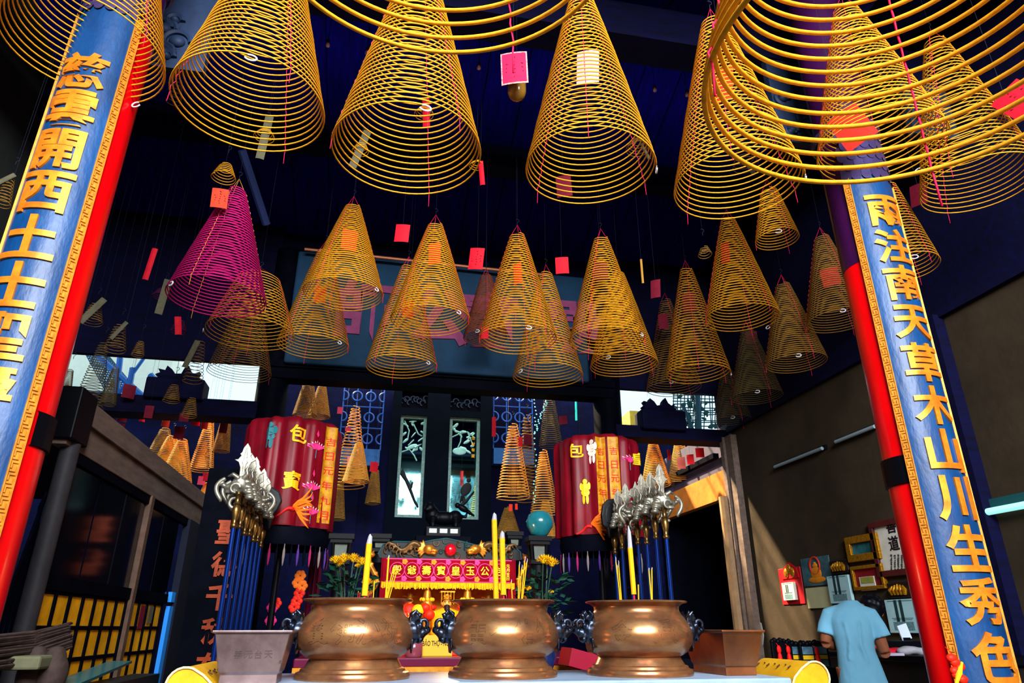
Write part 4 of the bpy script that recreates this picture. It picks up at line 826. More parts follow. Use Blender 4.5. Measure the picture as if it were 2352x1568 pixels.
# gold-edged red box at the right
t = thing('offering_box', 'slanted crimson box with gilt side between the middle and right bowls', 'box', (at(1310, 1510, 5.2)[0], 5.2, 0))
c = at(1312, 1515, 5.2); rot = Matrix.Rotation(.25, 3, 'Y')
mb = MB(); c = c+np.array([.05, 0, 0]); mb.box((c[0], 5.2, c[2]), (.2, .3, .12), rot); put('box_body', mb, M('crimson_box', (140, 4, 40), .4), t, bevel=.006)
mb = MB(); mb.box((c[0]+.12, 5.15, c[2]-.0), (.05, .3, .15), rot); put('gilt_side', mb, GILD, t, bevel=.01)
mb = MB(); mb.span((c[0]-.16, 5.05, 0), (c[0]+.16, 5.35, c[2]-.085)); put('stand', mb, DARKW, t)
# chrysanthemum vases
PET = M('chrysanthemum', (250, 190, 6), .6, var=.2, scale=30); LEAF = M('dark_leaf', (14, 62, 44), .6, var=.4, scale=20)
def mum(parent, c, r, n=46):
    mb = MB(); g = 2.39996
    for i in range(n):
        u = (i+.5)/n; th = math.acos(1-1.25*u); a = g*i; d = Vector((math.sin(th)*math.cos(a), math.sin(th)*math.sin(a), math.cos(th)*.75)); s = d.cross(Vector((0, 0, 1)))
        if s.length < .01: s = Vector((1, 0, 0))
        s = s.normalized()*r*.11; c0 = Vector(c)+d*r*.2; m_ = Vector(c)+d*r*.7; e = Vector(c)+d*r*1.02+Vector((0, 0, r*.12)); q = d.normalized()*.003
        mb.add([c0, m_-s, e, m_+s, m_+Vector((0, 0, .003))], [(0, 1, 4), (1, 2, 4), (2, 3, 4), (3, 0, 4)])
    mb.ball(c, r*.4, None, 10, 7); return put('blossom', mb, PET, parent)
def vase(X, Y, zt0, heads, lab, seed):
    r4 = random.Random(seed); t = thing('flower_vase', lab, 'vase', (X, Y, .0), 'vases of yellow chrysanthemums')
    zv = .85; mb = MB(); mb.lathe((X, Y, zv), [(0, 0), (.06, 0), (.05, .03), (.085, .12), (.08, .2), (.045, .27), (.06, .33), (.055, .33), (.04, .27)], 24); put('vase_body', mb, M('dark_glaze', (20, 40, 90), .15, coat=.6, var=.5), t, smooth=60)
    mb = MB(); mb.span((X-.08, Y-.08, 0), (X+.08, Y+.08, zv)); put('pedestal', mb, DARKW, t, bevel=.01)
    mb = MB(); ml = MB()
    for i in range(150):
        a = r4.uniform(0, 2*PI); rr = r4.uniform(.02, .17); z = r4.uniform(zv+.3, zt0-.02); c = Vector((X+rr*math.cos(a), Y+rr*math.sin(a)*.7, z)); d = Vector((math.cos(a), math.sin(a), r4.uniform(-.4, .7))).normalized()*r4.uniform(.05, .09); s = d.cross(Vector((r4.uniform(-1, 1), r4.uniform(-1, 1), 1))).normalized()*.02
        ml.add([c, c+d*.5+s, c+d, c+d*.5-s, c+d*.5+Vector((0, 0, .008))], [(0, 1, 4), (1, 2, 4), (2, 3, 4), (3, 0, 4)])
    fo = put('leaves', ml, LEAF, t)
    for i, (px, py, r) in enumerate(heads):
        c = Vector(at(px, py, Y-.08+.05*(i % 3))); r = r*1.25; st = MB().tube([(X, Y, zv+.28), ((X+c.x)/2, Y, (zv+.28+c.z)/2+.03), c], .005, 5)
        put('stem', st, LEAF, t); mum(t, c, r)
vase(at(800, 1340, 5.0)[0], 5.0, at(800, 1300, 5.0)[2], [(771, 1287, .036), (790, 1284, .042), (812, 1284, .042), (832, 1291, .036), (778, 1295, .03), (822, 1300, .02), (844, 1338, .034)], 'vase with a row of yellow chrysanthemums left of the thick stick', 5)
vase(at(1248, 1345, 5.0)[0], 5.0, at(1250, 1315, 5.0)[2], [(1248, 1287, .045), (1268, 1294, .045), (1258, 1288, .045), (1212, 1352, .025), (1266, 1360, .018)], 'vase with one broad yellow bloom right of the shrine', 8)
# pedestal lanterns
PANE = M('lantern_pane', (84, 92, 84), .4, var=.3, scale=8); 
def lantern(px, py0, py1, Y, w, lab, bowl=False):
    a, b_ = at(px, py1, Y), at(px, py0, Y); X = a[0]; z0, z1 = a[2], b_[2]; h = z1-z0; zb = za+.001 if Y < 7 else 0; t = thing('pedestal_lantern', lab, 'lantern', (X, Y, zb), 'black pedestal lanterns')
    mb = MB(); mb.box((X, Y, z1-.02), (w*1.35, w*1.35, .04)); mb.box((X, Y, z1-.055), (w*1.15, w*1.15, .03)); mb.box((X, Y, z0+.015), (w*1.05, w*1.05, .03))
    for sx in (-1, 1):
        for sy in (-1, 1): mb.tube([(X+sx*w*.38, Y+sy*w*.38, z0+.03), (X+sx*w*.46, Y+sy*w*.46, z1-.06)], .016, 6)
    put('frame', mb, BLK, t)
    mb = MB(); mb.box((X, Y, (z0+z1)/2-.01), (w*.6, w*.6, h-.1), None, (1.1, 1.1)); put('pane', mb, PANE, t)
    mb = MB(); zz = z0-zb; mb.lathe((X, Y, zb), [(.1, 0), (.1, .04), (.06, .09), (.05, .3), (.08, .34), (.05, .38), (.05, max(zz-.15, .4)), (.09, max(zz-.1, .42)), (.06, zz)], 20); put('stand', mb, BLK, t, smooth=50)
    if bowl: mb = MB(); mb.lathe((X+.02, Y, z1), [(0, 0), (.05, .0), (.07, .02), (.115, .09), (.12, .13), (.1, .19), (.05, .22)], 22); put('teal_bowl', mb, M('teal_glass', (24, 104, 116), .25, coat=.5, var=.3), t, smooth=60)
lantern(780, 1228, 1296, 6.0, .15, 'black pedestal lantern above the left chrysanthemums')
lantern(872, 1228, 1268, 6.9, .15, 'black pedestal lantern half hidden behind the left end of the shrine')
lantern(1236, 1233, 1296, 6.0, .15, 'black pedestal lantern with teal glass bowl, above the right bloom', True)
lantern(1180, 1222, 1262, 7.2, .13, 'black pedestal lantern behind the right end of the shrine')
# black horse-like censer with a bird, on a panelled box
Yh = 7.6; t = thing('animal_censer', 'black animal shaped censer with a bird on it, in front of the mirrors', 'statue', (at(1020, 1212, Yh)[0], Yh, at(1020, 1212, Yh)[2]))
c = Vector(at(1020, 1190, Yh)); mb = MB(); z0 = at(1020, 1213, Yh)[2]
mb.ball(c+Vector((0, 0, .0)), (.15, .08, .075)); mb.ball(c+Vector((-.13, 0, .03)), (.08, .07, .1)); mb.ball(c+Vector((-.16, -.03, .1)), (.06, .055, .06)); mb.ball(c+Vector((-.19, -.05, .08)), (.04, .04, .03)); mb.ball(c+Vector((.12, 0, .01)), (.08, .08, .08))
for x in (-.12, .12):
    for y in (-.05, .05): mb.tube([c+Vector((x, y, 0)), c+Vector((x*1.05, y, -.06)), (c.x+x, Yh+y, z0+.005)], [.045, .03, .035], 8)
for s in (-1, 1): mb.ball(c+Vector((-.16+.03*s, -.02, .155)), (.018, .018, .03))
mb.tube([c+Vector((.18, 0, .03)), c+Vector((.24, 0, .02)), c+Vector((.25, 0, .08))], [.02, .018, .012], 8)
put('animal_body', mb, BLK, t, remesh=.01, passes=2)
mb = MB(); mb.ball(c+Vector((.2, -.02, .11)), (.07, .03, .035), Matrix.Rotation(.5, 3, 'Y')); mb.ball(c+Vector((.14, -.02, .14)), .03); mb.tube([c+Vector((.25, -.02, .08)), c+Vector((.33, -.02, .03))], [.025, .008], 6); put('bird', mb, BLK, t, smooth=60)
t = thing('panelled_box', 'black box with small pale windows under the animal censer', 'box', (at(1015, 1240, Yh)[0], Yh, 0))
a, b_ = at(975, 1235, Yh), at(1055, 1213, Yh); mb = MB(); mb.span((a[0], Yh-.16, a[2]), (b_[0], Yh+.16, z0)); put('box_body', mb, BLK, t, bevel=.008)
for i in range(3): x = a[0]+(b_[0]-a[0])*(.2+.3*i); mb = MB(); mb.span((x-.04, Yh-.166, a[2]+.035), (x+.04, Yh-.155, z0-.025)); put('window', mb, M('pale_window', (190, 196, 200), .4), t)
mb = MB(); mb.span((a[0]-.1, Yh-.2, 0), (b_[0]+.1, Yh+.2, a[2])); put('cabinet', mb, DARKW, t)
# carved mirror screen
MIR = M('mirror', (120, 200, 205), .03, 1.); YS = 12.5
t = thing('mirror_screen', 'tall black screen with two etched mirrors in pale frames', 'screen', (at(1005, 1200, YS)[0], YS, 0))
xl, xr = at(890, 1100, YS)[0], at(1127, 1100, YS)[0]; zt_ = 5.4
FRM = M('screen_frame', (2, 9, 22), .7, var=.3, scale=5, spec=.03)
mb = MB()
def hole_frame(mb, x0, x1, z0, z1, holes, y, d):
    xs = sorted({x0, x1, *[h[0] for h in holes], *[h[1] for h in holes]}); zs = sorted({z0, z1, *[h[2] for h in holes], *[h[3] for h in holes]})
    for i in range(len(xs)-1):
        for j in range(len(zs)-1):
            cx, cz = (xs[i]+xs[i+1])/2, (zs[j]+zs[j+1])/2
            if not any(h[0] < cx < h[1] and h[2] < cz < h[3] for h in holes): mb.span((xs[i], y-d/2, zs[j]), (xs[i+1], y+d/2, zs[j+1]))
H = []
for l, r_, tp, bt in ((903, 985, 957, 1188), (1022, 1107, 962, 1192)):
    a, b_ = at(l, bt, YS), at(r_-2, tp, YS); H.append((a[0]+.02, b_[0]-.02, a[2], b_[2]))
H2 = [(h[0], h[1], at(1005, 942, YS)[2], at(1005, 905, YS)[2]) for h in H]
hole_frame(mb, xl, xr, 1.8, zt_, H+H2, YS, .12); put('frame', mb, FRM, t)
mb = MB(); mb.span((xl-.08, YS-.1, .2), (xr+.08, YS+.1, 1.8)); put('lower_panel', mb, FRM, t)
ETG = M('etched_glass', (150, 215, 215), .5, .3); BRK = M('dark_etching', (8, 18, 26), .6)
for i, h in enumerate(H):
    mb = MB(); mb.span((h[0], YS+.02, h[2]), (h[1], YS+.03, h[3])); mi = put('mirror', mb, MIR, t)
    mb = MB(); hole_frame(mb, h[0], h[1], h[2], h[3], [(h[0]+.055, h[1]-.055, h[2]+.055, h[3]-.055)], YS, .05); put('pale_border', mb, M('pale_border', (110, 150, 150), .5, var=.4, scale=30), mi)
    W, Hh = h[1]-h[0], h[3]-h[2]; g = lambda x, y: (h[0]+x*W, YS+.012, h[2]+y*Hh); yy = .012
    mb = MB()
    if i == 0: pth = [[(.12, .44), (.35, .36), (.55, .25), (.72, .15), (.85, .1)], [(.3, .38), (.2, .46)], [(.5, .27), (.6, .34)]]
    else: pth = [[(.4, .12), (.6, .17), (.85, .27)], [(.55, .16), (.5, .24)]]
    for P in pth: mb.tube([g(*q) for q in P], np.linspace(.04, .018, len(P)), 6)
    if i == 1: mb.ball(g(.6, .29), (.09, .01, .13), Matrix.Rotation(.5, 3, 'Y')); mb.ball(g(.68, .38), (.04, .012, .045)); mb.tube([g(.5, .22), g(.42, .16)], [.04, .01], 6)
    put('dark_tree', mb, BRK, mi, smooth=60)
    mb = MB(); r5 = random.Random(40+i)
    pth = [[(.1, .63), (.4, .66), (.6, .6), (.7, .55)], [(.15, .95), (.35, .85), (.3, .75)], [(.5, .92), (.7, .82), (.85, .8)], [(.35, .7), (.55, .76)]] if i == 0 else [[(.1, .8), (.35, .84), (.6, .86), (.85, .8)], [(.4, .83), (.38, .76), (.3, .7), (.35, .66)], [(.6, .86), (.8, .72)]]
    for P in pth: mb.tube([g(*q) for q in P], .012, 5)
    for k in range(16): q = g(r5.uniform(.12, .88), r5.uniform(.62, .95)); mb.ball(q, (r5.uniform(.03, .08), .008, r5.uniform(.012, .03)), Matrix.Rotation(r5.uniform(-1, 1), 3, 'Y'), 8, 5)
    if i == 0: mb.ball(g(.5, .69), (.1, .01, .04), Matrix.Rotation(-.4, 3, 'Y')); mb.tube([g(.6, .68), g(.85, .72)], [.03, .005], 6)
    else: mb.ball(g(.35, .66), (.13, .01, .07)); mb.ball(g(.45, .68), (.08, .01, .05))
    put('etched_branch', mb, M('etched_glass', (150, 215, 215)), mi, smooth=60)
    if i == 1:
        for k, ch in enumerate('生財有道'): mb = MB(); letter(mb, ch, flat((h[1]-.12, YS+.006, h[2]+Hh*(.8-.06*k)), (1, 0, 0), (0, 0, 1)), .065, .004, .01); put('gold_character', mb, EMB_Y, mi)
for h in H2:
    mb = MB(); mb.span((h[0], YS+.01, h[2]), (h[1], YS+.04, h[3])); cp = put('carved_panel', mb, DARKW, t)
    mb = MB()
    for k in range(8): mb.torus((h[0]+(h[1]-h[0])*(k+.5)/8, YS, h[2]+(h[3]-h[2])*random.uniform(.3, .7)), .05, .014, (1, 0, 0), (0, 0, 1), 12, 5, 0, 4.5)
    put('scroll_carving', mb, M('faded_carving', (28, 44, 72)), cp, smooth=50)
# blue scroll lattices beside the screen
LAT = M('blue_lattice', (36, 84, 170), .5)
for x0, x1, lab in ((778, 884, 'blue scroll lattice left of the mirror screen'), (1133, 1222, 'blue scroll lattice right of the mirror screen')):
    a, b_ = at(x0, 1030, YS), at(x1, 890, YS); t = thing('scroll_lattice', lab, 'lattice', ((a[0]+b_[0])/2, YS, a[2]-.3), 'blue scroll lattices')
    mb = MB(); W = b_[0]-a[0]; n = 3
    for i in range(n+1): mb.tube([(a[0]+W*i/n, YS, a[2]), (a[0]+W*i/n, YS, b_[2])], .014, 5)
    for j in range(4): z = a[2]+(b_[2]-a[2])*j/3; mb.tube([(a[0], YS, z), (b_[0], YS, z)], .014, 5)
    for i in range(n):
        for j in range(3):
            c = (a[0]+W*(i+.5)/n, YS-.01, a[2]+(b_[2]-a[2])*(j+.5)/3)
            for s in (-1, 1): mb.torus((c[0]+s*W/n*.5, YS-.01, c[2]), W/n*.36, .016, (1, 0, 0), (0, 0, 1), 18, 5, PI/2*(1+0) if s > 0 else -PI/2, PI*1.5 if s > 0 else PI/2)
    put('scrollwork', mb, LAT, t)
    mb = MB(); mb.span((a[0], YS-.08, a[2]-.3), (b_[0], YS+.14, a[2]-.0)); put('ledge', mb, M('blue_ledge', (30, 90, 160), .6, var=.3), t)
mb = MB(); p = at(1322, 900, 11.3); q = at(1324, 965, 11.3); mb.tube([p, q], .018, 6); mb.tube([p, (p[0], p[1], 5.6)], .004, 4); tag(put('light_tube', mb, M('cyan_glow', (40, 200, 190), .4, emit=(40, 210, 190), estr=.8)), 'thin cyan lit tube above the right canopy', 'lamp')
for pts, lab in ((((1229, 918), (1231, 990), (1228, 1100), (1228, 1160)), 'string of cyan fairy lights hanging straight right of the screen'), (((1258, 912), (1250, 935), (1238, 965), (1229, 1000)), 'slanting string of cyan fairy lights right of the screen')):
    t = thing('fairy_lights', lab, 'lights', at(*pts[0], 10.3), 'fairy light strings'); mb = MB(); mw = MB()
    P = [Vector(at(x, y, 10.3)) for x, y in pts]; mw.tube([(P[0].x, P[0].y, 5.66)]+P, .004, 4); put('wire', mw, BLK, t)
    mw = None
    for k in range(26):
        u = k/26*(len(P)-1); i = int(u); c = P[i].lerp(P[i+1], u-i)+Vector((random.uniform(-.02, .02), 0, 0)); mb = MB(); mb.ball(c, .012, None, 6, 4)
        put('bulb', mb, M('fairy_glow', (120, 230, 235), .3, emit=(120, 230, 235), estr=.9), t)
# red altar curtain and paper flowers behind the left halberds
for x0, x1, lab in ((700, 742, 'dark red curtain hanging under the left canopy'),):
    a, b_ = at(x0, 1390, 7.7), at(x1, 1270, 7.7); mb = MB(); V = []; 
    for i in range(17):
        x = a[0]+(b_[0]-a[0])*i/16; V += [(x, 7.7+.03*math.sin(i*1.3), .3), (x, 7.7+.03*math.sin(i*1.3), b_[2])]
    V += [(v[0], v[1]+.01, v[2]) for v in V[:34]]
    mb.add(V, [(2*i, 2*i+2, 2*i+3, 2*i+1) for i in range(16)]+[(34+2*i+1, 34+2*i+3, 34+2*i+2, 34+2*i) for i in range(16)]); tag(put('altar_curtain', mb, M('wine_curtain', (96, 4, 44), .7, var=.3), smooth=60), lab, 'curtain')
t = thing('paper_flowers', 'tall spray of red and orange paper flowers below the left canopy', 'ornament', at(688, 1460, 7.3), None); b0 = at(688, 1460, 7.3)
put('stem', MB().tube([(b0[0], 7.3, 0), b0, at(690, 1320, 7.3)], .012, 6), DARKW, t)
for i, (px, py, m) in enumerate(((690, 1322, EMB_O), (684, 1338, EMB_O), (688, 1362, ORED), (682, 1380, ORED), (694, 1345, EMB_O), (676, 1394, ORED), (634, 1385, ORED), (626, 1395, EMB_P), (622, 1425, EMB_P))):
    c = at(px, py, 7.28); mb = MB()
    for k in range(6): mb.ball((c[0]+.03*math.cos(k*PI/3), 7.27, c[2]+.03*math.sin(k*PI/3)), (.026, .012, .026), None, 8, 5)
    put('flower', mb, m, t)
# ------------------------------------------------------------------ left glazed partition
XP = -2.05; t = thing('glazed_partition', 'dark glazed partition with yellow lattice panels behind the left column', 'partition', (XP, 6.9, 0))
mb = MB(); mb.span((XP-.1, 4.9, 2.27), (XP, 9.5, 2.46)); mb.span((XP-.1, 4.9, 2.46), (XP+.03, 9.5, 2.62)); put('top_beam', mb, BEIGEB, t, bevel=.006)
mb = MB(); mb.tube([(XP-.02, 5.03, 0), (XP-.02, 5.03, 2.3)], .06, 14); put('front_post', mb, M('grey_post', (46, 45, 50), .6, var=.3), t, smooth=60)
mb = MB(); mb.span((XP-.05, 6.88, 0), (XP+.01, 6.97, 2.28)); put('middle_post', mb, M('brown_post', (92, 70, 58), .7, var=.4), t, bevel=.006)
mb = MB(); mb.span((XP-.12, 4.86, 2.3), (XP+.04, 5.14, 2.66)); put('post_cap', mb, BLK, t, bevel=.01)
mb = MB(); mb.span((XP-.06, 5.05, 1.38), (XP-.01, 8.1, 1.47)); mb.span((XP-.06, 5.05, 2.2), (XP-.01, 9.4, 2.27)); put('rails', mb, DARKW, t)
GLS = M('dark_glass', (4, 6, 14), .12, spec=.4)
for y0, y1 in ((5.08, 5.72), (5.75, 6.32), (6.35, 6.87), (6.98, 7.5), (7.53, 8.1)): mb = MB(); mb.span((XP-.045, y0, 1.47), (XP-.035, y1, 2.2)); put('glass_pane', mb, GLS, t)
LATY = M('yellow_lattice', (240, 168, 14), .55, var=.3, scale=6)
for y0, y1 in ((5.15, 6.86), (6.99, 8.0)):
    mb = MB(); mb.span((XP-.05, y0, 0.05), (XP-.035, y1, 1.36)); pn = put('yellow_panel', mb, LATY, t)
    mb = MB(); n = round((y1-y0)/.245)
    for i in range(n+1): y = y0+(y1-y0)*i/n; mb.span((XP-.04, y-.015, .05), (XP-.02, y+.015, 1.38))
    for z in (.5, .72, .94, 1.15, 1.37): mb.span((XP-.04, y0, z-.014), (XP-.022, y1, z+.014))
    put('lattice_bars', mb, DARKW, pn)
for y, m, h, lab in ((7.35, M('dark_red_paper', (110, 8, 36)), .2, 'red paper strip pasted on the lattice'), (7.62, GREYT, .15, 'grey paper strip pasted on the lattice')):
    mb = MB(); mb.span((XP-.02, y-.07, 1.34-h), (XP-.017, y+.07, 1.34)); put('pasted_paper', mb, m, t)['label'] = lab
mb = MB(); mb.span((XP-.04, 8.2, .05), (XP+.0, 8.34, 1.36)); put('gap_daylight_strip', mb, M('gap_daylight_blue', (40, 150, 255), .5), t)  # no leaf here: daylight in the open gap painted as a bright blue strip
mb = MB(); mb.span((XP-.05, 8.34, 0), (XP+.02, 9.4, 2.27)); put('jamb', mb, M('blue_black_boards', (6, 14, 36), .7), t)
mb = MB(); mb.span((XP-.04, 8.2, 1.4), (XP+.0, 8.36, 1.5)); put('gap_top', mb, M('gap_daylight_blue', (20, 130, 250)), t)  # same painted daylight at the top of the gap
# leaning black poles, brushwood bundle and glass at the lower left
for i in range(6):
    b0 = atX(-30+i*14, 1500, -2.24+.005*i); t0 = atX(108-3*i, 1130+6*i, -2.22)
    tag(put('leaning_pole', MB().tube([b0-(t0-b0)*.6, b0, t0], .012, 7), DARKW), 'thin black pole leaning against the grey wall behind the left column', 'pole', 'black poles leaning at the left')
BRSH = M('brushwood', (46, 34, 30), .8, var=.5, scale=25)
t = thing('stick_bundle', 'bundle of dark brown incense sticks lying at the lower left corner', 'bundle', at(40, 1500, 3.4))
r6 = random.Random(5); mb = MB()
for i in range(60):
    x1 = 165-r6.uniform(0, 14); y1 = 1438+r6.uniform(0, 62); y0 = 1462+(y1-1438)*1.25+r6.uniform(-4, 4); mb.tube([at(-40, y0, 3.1+r6.uniform(-.1, .1)), at(80, (y0+y1)/2+r6.uniform(-2, 2), 3.35), at(x1, y1-10, 3.6+r6.uniform(-.06, .06))], .006, 5)
o = put('sticks', mb, BRSH, t); o['kind'] = 'stuff'
mb = MB(); a = at(62, 1520, 3.3); mb.box((a[0], a[1], a[2]), (.17, .2, .05)); put('paper_wrap', mb, M('wrap_paper', (84, 84, 62), .8, var=.3), t, bevel=.01)
for px, lab in ((75, 'brown cloth bag hanging under the stick bundle, left one'), (118, 'brown cloth bag hanging under the stick bundle, right one')):
    a = at(px, 1550, 3.35); mb = MB(); mb.ball(a, (.06, .06, .09)); mb.ball((a[0], a[1], a[2]+.07), (.04, .04, .04)); tag(put('cloth_bag', mb, BRSH, remesh=.012), lab, 'bag', 'cloth bags')
mb = MB(); a = at(40, 1500, 3.4); mb.span((a[0]-.5, 2.9, 0), (a[0]+.16, 3.38, at(100, 1570, 3.4)[2]-.04)); tag(put('dark_cabinet', mb, DARKW, bevel=.01), 'black cabinet below the brown stick bundle at the lower left corner', 'cabinet')
t = thing('glass_case', 'glass case with greenish edges in front of the yellow lattice', 'case', (at(240, 1560, 3.9)[0], 3.9, 0))
mb = MB(); pa, pb = at(185, 1568, 3.4), at(304, 1517, 4.6); pc = pa+np.array([-.12, .0, 0]); pd = pb+np.array([-.12, 0, 0])
mb.add([pa, pb, pd, pc]+[p-np.array([0, 0, .012]) for p in (pa, pb, pd, pc)], [(0, 1, 2, 3), (7, 6, 5, 4), (0, 4, 5, 1), (1, 5, 6, 2), (2, 6, 7, 3), (3, 7, 4, 0)]); put('glass_top', mb, M('green_glass_edge', (24, 100, 104), .2, spec=.6), t)
mb = MB(); mb.span((pc[0]-.02, 3.4, 0), (pa[0], 4.6, min(pa[2], pb[2])-.03)); put('case_body', mb, M('case_dark', (10, 26, 30), .3), t)
# ------------------------------------------------------------------ right wall: lamps, calendars, pictures
def wframe(px0, px1, py0, py1, off=.0):
    a, b_ = atX(px0, py1, X1-off), atX(px1, py0, X1-off); return a[1], b_[1], a[2], b_[2]
def slab(px0, px1, py0, py1, d0, d1, grow=0):
    y0, y1, z0, z1 = wframe(px0, px1, py0, py1); mb = MB(); mb.span((X1-d1, y1-grow, z0-grow), (X1-d0, y0+grow, z1+grow)); return mb
def wtext(s, px, py, size, d, sx=1.): 
    c = atX(px, py, X1-d); mb = MB(); letter(mb, s, flat((X1-d, c[1], c[2]), (0, -1, 0), (0, 0, 1)), size, .002, .02, sx=sx); return mb
PAPER = M('calendar_paper', (150, 190, 200), .8, var=.1, scale=10); PAPW = M('white_paper', (190, 190, 180), .8, var=.15); DKG = M('print_green', (22, 50, 52), .7); GLDF = M('gilt_frame', (190, 132, 20), .4, .5, col2=(110, 68, 8), scale=40)
for (x0, y0, x1, y1, lab) in ((1778, 1075, 1893, 1030, 'unlit tube lamp on the right wall, farther and lower one'), (1917, 1018, 2014, 977, 'unlit tube lamp on the right wall, nearer the right column')):
    a, b_ = atX(x0, y0, X1-.05), atX(x1, y1, X1-.05); t = thing('tube_lamp', lab, 'lamp', (X1, (a[1]+b_[1])/2, a[2]), 'unlit tube lamps')
    mb = MB(); mb.span((X1-.03, b_[1], a[2]+.0), (X1+.0, a[1], a[2]+.05)); put('holder', mb, BLK, t); mb = MB(); mb.tube([(X1-.055, b_[1]+.03, a[2]+.01), (X1-.055, a[1]-.03, a[2]+.01)], .022, 10); put('tube', mb, M('unlit_tube', (120, 140, 150), .3), t)
t = thing('tube_lamp', 'lit cyan white tube lamp at the right edge behind the right column', 'lamp', (X1, 4.7, 2.08))
mb = MB(); mb.span((X1-.04, 4.1, 2.12), (X1, 5.5, 2.2)); put('holder', mb, M('teal_holder', (20, 70, 74), .5), t); mb = MB(); mb.tube([(X1-.08, 4.15, 2.09), (X1-.08, 5.45, 2.09)], .03, 10); put('tube', mb, M('lit_tube', (160, 235, 230), .3, emit=(150, 240, 230), estr=1.0), t)
def daycal(px0, px1, py0, py1, num, npx, npy, ns, lab, plq=None, style='black'):
    y0, y1, z0, z1 = wframe(px0, px1, py0, py1); t = thing('wall_calendar', lab, 'calendar', (X1, (y0+y1)/2, z0), 'wall calendars')
    pd = put('paper_pad', slab(px0, px1, py0, py1, .012, .05), PAPER if style == 'black' else PAPW, t, bevel=.004)
    W, H_ = y0-y1, z1-z0; yc, zc = (y0+y1)/2, (z0+z1)/2
    mb = MB(); letter(mb, num, flat((X1-.051, yc+W*.06, z0+H_*.66), (0, -1, 0), (0, 0, 1)), ns, .002, .085, sx=.62); put('numeral', mb, DKG, pd)
    mb = MB()
    for i, (a, b_, c_) in enumerate(((.16, .84, .43), (.2, .8, .39))): mb.span((X1-.053, y0-W*b_, z0+H_*c_), (X1-.05, y0-W*a, z0+H_*(c_+.015)))
    mb.span((X1-.052, y0-W*.82, z0+H_*.08), (X1-.05, y0-W*.18, z0+H_*.33)); mb.span((X1-.052, y0-W*.9, z0+H_*.94), (X1-.05, y0-W*.1, z0+H_*.97)); put('print', mb, M('print_grey', (92, 130, 140), .8, var=.5, scale=60), pd)
    if plq:
        q = put('plaque', slab(*plq, 0, .03), M('carved_black', (24, 14, 14), .5, var=.4, scale=30), t, bevel=.01); a0, a1, b0, b1 = wframe(*plq); mb = MB(); c = ((a0+a1)/2, (b0+b1)/2); w_, h_ = (a0-a1)/2, (b1-b0)/2
        r7 = random.Random(int(px0))
        for i in range(5): 
            u = (i-2)/2.6; mb.tube([(X1-.035, c[0]-u*w_*.7, c[1]-h_*.6), (X1-.045, c[0]-u*w_*.8, c[1]), (X1-.035, c[0]-u*w_*.6, c[1]+h_*(.75-.3*abs(u)))], [w_*.12, w_*.17, w_*.04], 8)
        put('gilt_relief', mb, GLDF, q, smooth=60)
    return t
daycal(1917, 1955, 1319, 1386, '11', 0, 0, .24, 'blue white day calendar showing 11 left of the person, half hidden by his shoulder', (1914, 1949, 1282, 1319))
daycal(2055, 2111, 1374, 1453, '11', 0, 0, .24, 'blue white day calendar showing 11 right of the person, beside the red column', (2048, 2092, 1334, 1374))
t = daycal(1808, 1829, 1336, 1379, '11', 0, 0, .11, 'small day calendar showing 11 on a red shrine shaped board, leftmost on the wall', None, 'white')
bd = put('red_board', slab(1800, 1838, 1300, 1389, 0, .012), M('calendar_red', (168, 8, 22), .5, var=.2), t, bevel=.006); y0, y1, z0, z1 = wframe(1800, 1833, 1288, 1330)
mb = MB(); mb.prism([(0, 0), (-(y0-y1), 0), (-(y0-y1)*.9, (z1-z0)*.6), (-(y0-y1)*.5, (z1-z0)), (-(y0-y1)*.1, (z1-z0)*.6)], (X1-.015, y0, z0), (0, 1, 0), (0, 0, 1), .02); put('red_crest', mb, M('calendar_red', (168, 8, 22)), t)
mb = MB(); 
for i in range(3): mb.ball((X1-.03, (y0+y1)/2+.07*(i-1), (z0+z1)/2-.03+.05*(i == 1)), (.02, .05, .06), None, 10, 7)
put('gilt_ornament', mb, GLDF, t, smooth=60)
t = thing('buddha_poster', 'poster of a golden seated figure with a blank pad hanging below it', 'poster', (X1, wframe(1848, 1905, 1273, 1397)[0], wframe(1848, 1905, 1273, 1397)[2]))
po = put('picture', slab(1849, 1903, 1274, 1347, 0, .008), M('poster_sky', (70, 110, 120), .7, col2=(24, 44, 60), scale=5), t); put('blank_pad', slab(1860, 1907, 1346, 1397, 0, .02), M('cream_pad', (160, 160, 122), .8, var=.1), t)
y0, y1, z0, z1 = wframe(1849, 1903, 1274, 1347); yc, W, H_ = (y0+y1)/2, y0-y1, z1-z0; mb = MB()
for (u, v, a, b_) in ((0, .2, .3, .12), (0, .42, .19, .25), (0, .7, .09, .09), (0, .79, .04, .04)): mb.ball((X1-.01, yc-u*W, z0+v*H_), (.012, a*W, b_*H_), None, 16, 8)
put('golden_figure', mb, M('poster_gold', (196, 120, 20), .6, var=.3), po); mb = MB(); mb.torus((X1-.012, yc, z0+.7*H_), .17*W, .012, (0, 1, 0), (0, 0, 1), 24, 5); put('halo', mb, M('poster_red', (180, 40, 20), .6), po)
